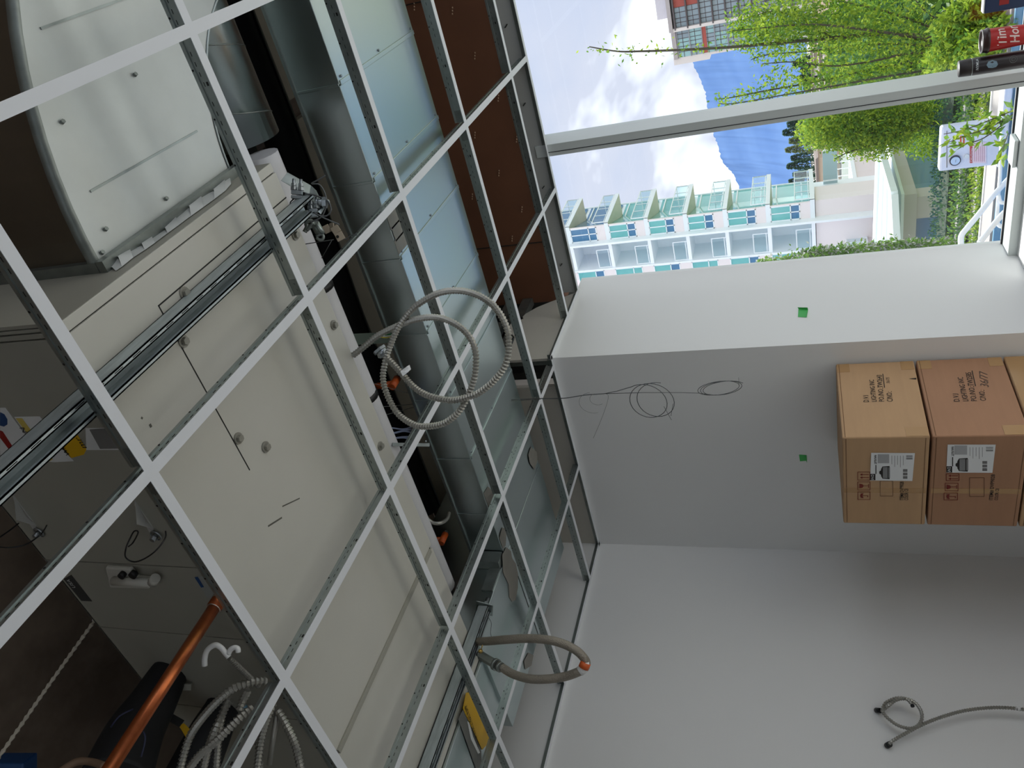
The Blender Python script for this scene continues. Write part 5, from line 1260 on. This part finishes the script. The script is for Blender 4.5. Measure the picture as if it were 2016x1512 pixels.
while z - fh > GZ + 1:
    mk('floor_fin', MB().box((TX - 0.5, yA0, z - 0.30), (TX + 1.5, yA1, z)), dk, tw)
    mk('floor_fin', MB().box((TX + 0.7, yA1 + 0.3, z - 0.22), (TX + 1.5, yB1, z)), mat('tower_fin_pale', (150, 150, 156), 0.7), tw)
    for ci, (a, b) in enumerate(zip(colsA, colsA[1:])):
        red = (k in (0, 1) and ci in (3,)) or (k in (2, 3) and ci in (1,)) or (k % 5 == 4 and ci == 0)
        f = MB().box((TX + 0.55, a, z - fh), (TX + 0.75, a + 0.12, z - 0.3)).box((TX + 0.55, (a + b) / 2 - 0.06, z - fh), (TX + 0.7, (a + b) / 2 + 0.06, z - 0.3)).box((TX + 0.55, a, z - fh * 0.52), (TX + 0.7, b, z - fh * 0.48))
        wo_ = mk('window', f, dk, tw)
        if red: mk('red_panel', MB().box((TX + 0.5, a + 0.1, z - fh), (TX + 0.8, b, z - 0.3)), redp, tw)
        for c0_, c1_ in ((z - fh, z - fh * 0.5), (z - fh * 0.5, z - 0.3)):
            mk('pane', MB().quad([(TX + 0.65, b, c0_), (TX + 0.65, a, c0_), (TX + 0.65, a, c1_), (TX + 0.65, b, c1_)]), tg1, wo_)
    for ci, (a, b) in enumerate(zip(colsB, colsB[1:])):
        f = MB().box((TX + 1.0, a, z - fh), (TX + 1.2, a + 0.1, z - 0.2)).box((TX + 1.0, (a + b) / 2 - 0.05, z - fh), (TX + 1.2, (a + b) / 2 + 0.05, z - 0.2)).box((TX + 1.0, a, z - fh * 0.5), (TX + 1.2, b, z - fh * 0.46))
        wo_ = mk('window', f, dk, tw)
        if k == 2 or (k == 1 and ci == 1): pass
        mk('pane', MB().quad([(TX + 1.1, b, z - fh), (TX + 1.1, a, z - fh), (TX + 1.1, a, z - 0.2), (TX + 1.1, b, z - 0.2)]), tg2 if (k + ci) % 3 else tg1, wo_)
    if k == 2: mk('red_panel', MB().box((TX + 0.9, yA1 + 0.4, z - 1.1), (TX + 1.15, yB1 - 0.1, z - 0.2)), redp, tw)
    z -= fh; k += 1

# ------------------------------------------------------------------ distant town, conifers, mountain
con_m = leaf_mat('conifer', (58, 84, 74), (92, 118, 100)); con_l = leaf_mat('conifer_light', (104, 122, 84), (140, 150, 112))
def conifer(px, py, ptop, X, label, m, wpx=14):
    t = hit(ptop, py, X=X); base = V((t.x, t.y, GZ)); h = t.z - GZ; R = wpx * (X + 1) / FPX
    o = thing('conifer', label, 'tree', base, 'conifers far behind the buildings')
    mk('trunk', MB().cyl(base, base + V((0, 0, h * 0.9)), R * 0.06, 6), bark, o)
    f = MB()
    for _ in range(520):
        u = random.random() ** 0.8; a = random.random() * 6.283; r = R * (1 - u) ** 0.8 * random.uniform(0.4, 1.0)
        p = base + V((math.cos(a) * r, math.sin(a) * r, h * (0.12 + 0.88 * u)))
        leaf(f, p, V((math.cos(a), math.sin(a), -0.35)), R * 0.45, R * 0.3)
    stuff(mk('foliage', f, [m], o))
kinds = [(126, 1560, 15), (140, 1575, 13), (156, 1568, 14), (172, 1582, 12), (246, 1548, 14), (262, 1540, 15), (278, 1552, 14), (296, 1545, 13), (312, 1556, 13), (328, 1548, 14), (344, 1560, 12), (358, 1552, 12), (374, 1562, 11)]
order = ['first', 'second', 'third', 'fourth', 'fifth', 'sixth', 'seventh', 'eighth', 'ninth']
for i, (py, pt_, w) in enumerate(kinds):
    side = 'right of the window mullion' if py < 200 else 'between mullion and apartment block'
    n = i if py < 200 else i - 4
    conifer(1590, py, pt_, 170 + (i * 37) % 60, 'distant dark conifer %s, %s counted from the right' % (side, order[n]), con_l if i in (6, 7) else con_m, w)
for i, (py, pt_, X, w, h_, c, l) in enumerate(((45, 1606, 150, 14, 12, (228, 206, 180), 'peach low house front behind the thin tree crown'), (140, 1620, 130, 9, 8, (226, 206, 176), 'peach flat roofed house seen behind the thin tree'),
        (112, 1602, 165, 7, 6, (214, 212, 214), 'pale grey flat house between tower foot and conifers'), (168, 1632, 120, 7, 6, (190, 150, 110), 'tan low shed next to the mullion'),
        (205, 1604, 180, 8, 5, (206, 200, 196), 'grey white houses just left of the mullion'), (255, 1612, 170, 8, 5, (226, 222, 222), 'white roofed house left of the leafy tree'),
        (300, 1608, 175, 8, 5, (176, 160, 152), 'brownish house below the conifers'), (345, 1612, 160, 7, 5, (200, 180, 160), 'tan house behind the last balcony'), (20, 1660, 110, 12, 8, (220, 200, 180), 'peach long house at the right edge of the view'))):
    t = hit(pt_, py, X=X); o = thing('house', l, 'house', (X, t.y, GZ))
    mk('house_wall', MB().box((X, t.y - w / 2, GZ), (X + 8, t.y + w / 2, t.z)), mat('house_%d' % i, c, 0.85), o)
    mk('roof', MB().prism([(X - 0.4, t.y - w / 2 - 0.4, t.z), (X - 0.4, t.y + w / 2 + 0.4, t.z), (X - 0.4, t.y + w / 2, t.z + 0.5), (X - 0.4, t.y - w / 2, t.z + 0.5)], (9, 0, 0)), mat('house_roof', (130, 118, 112), 0.9), o)
    m = MB()
    for j in range(3):
        y = t.y - w / 2 + w * (j + 0.5) / 3
        for zz in (t.z - 2.2, t.z - 5): m.box((X - 0.05, y - w * 0.08, zz), (X + 0.02, y + w * 0.08, zz + 1.2))
    mk('window', m, mat('far_window', (96, 104, 112), 0.2), o)
MX = 2600.0
ridge = [(1330, -260), (1350, -100), (1356, 20), (1362, 110), (1366, 130), (1376, 152), (1388, 178), (1391, 200), (1392, 216), (1396, 236), (1404, 262), (1412, 284), (1420, 312), (1428, 326), (1442, 340), (1452, 362), (1462, 390), (1500, 430), (1530, 520), (1540, 700)]
def ridge_pts(X): return [hit(x, y, X=X) for x, y in ridge]
R1 = ridge_pts(MX); fine = []
for a, b in zip(R1, R1[1:]):
    for k in range(6):
        p = a.lerp(b, k / 6); fine.append(p + V((0, 0, random.uniform(-2.5, 2.5))))
mb = MB(); rows = 10; n = len(fine)
for r in range(rows + 1):
    f = r / rows
    for i, p in enumerate(fine):
        mb.v.append(V((MX - 1300 * f, p.y * (1 - 0.45 * f), (p.z + 40) * (1 - f) ** 1.4 - 40 + (random.uniform(-3, 3) if 0 < r < rows else 0))))
for r in range(rows):
    for i in range(n - 1):
        mb.f.append([r * n + i, (r + 1) * n + i, (r + 1) * n + i + 1, r * n + i + 1]); mb.m.append(0); mb.sm.append(True)
tag(mk('mountain', mb, mat('mountain_haze_blue', (84, 112, 158), 1.0, spec=0.0, rgb2=(96, 124, 168), vscale=0.004)), 'forested mountain behind the town, its haze painted blue', 'mountain')  # distance haze is put into the blue base colour
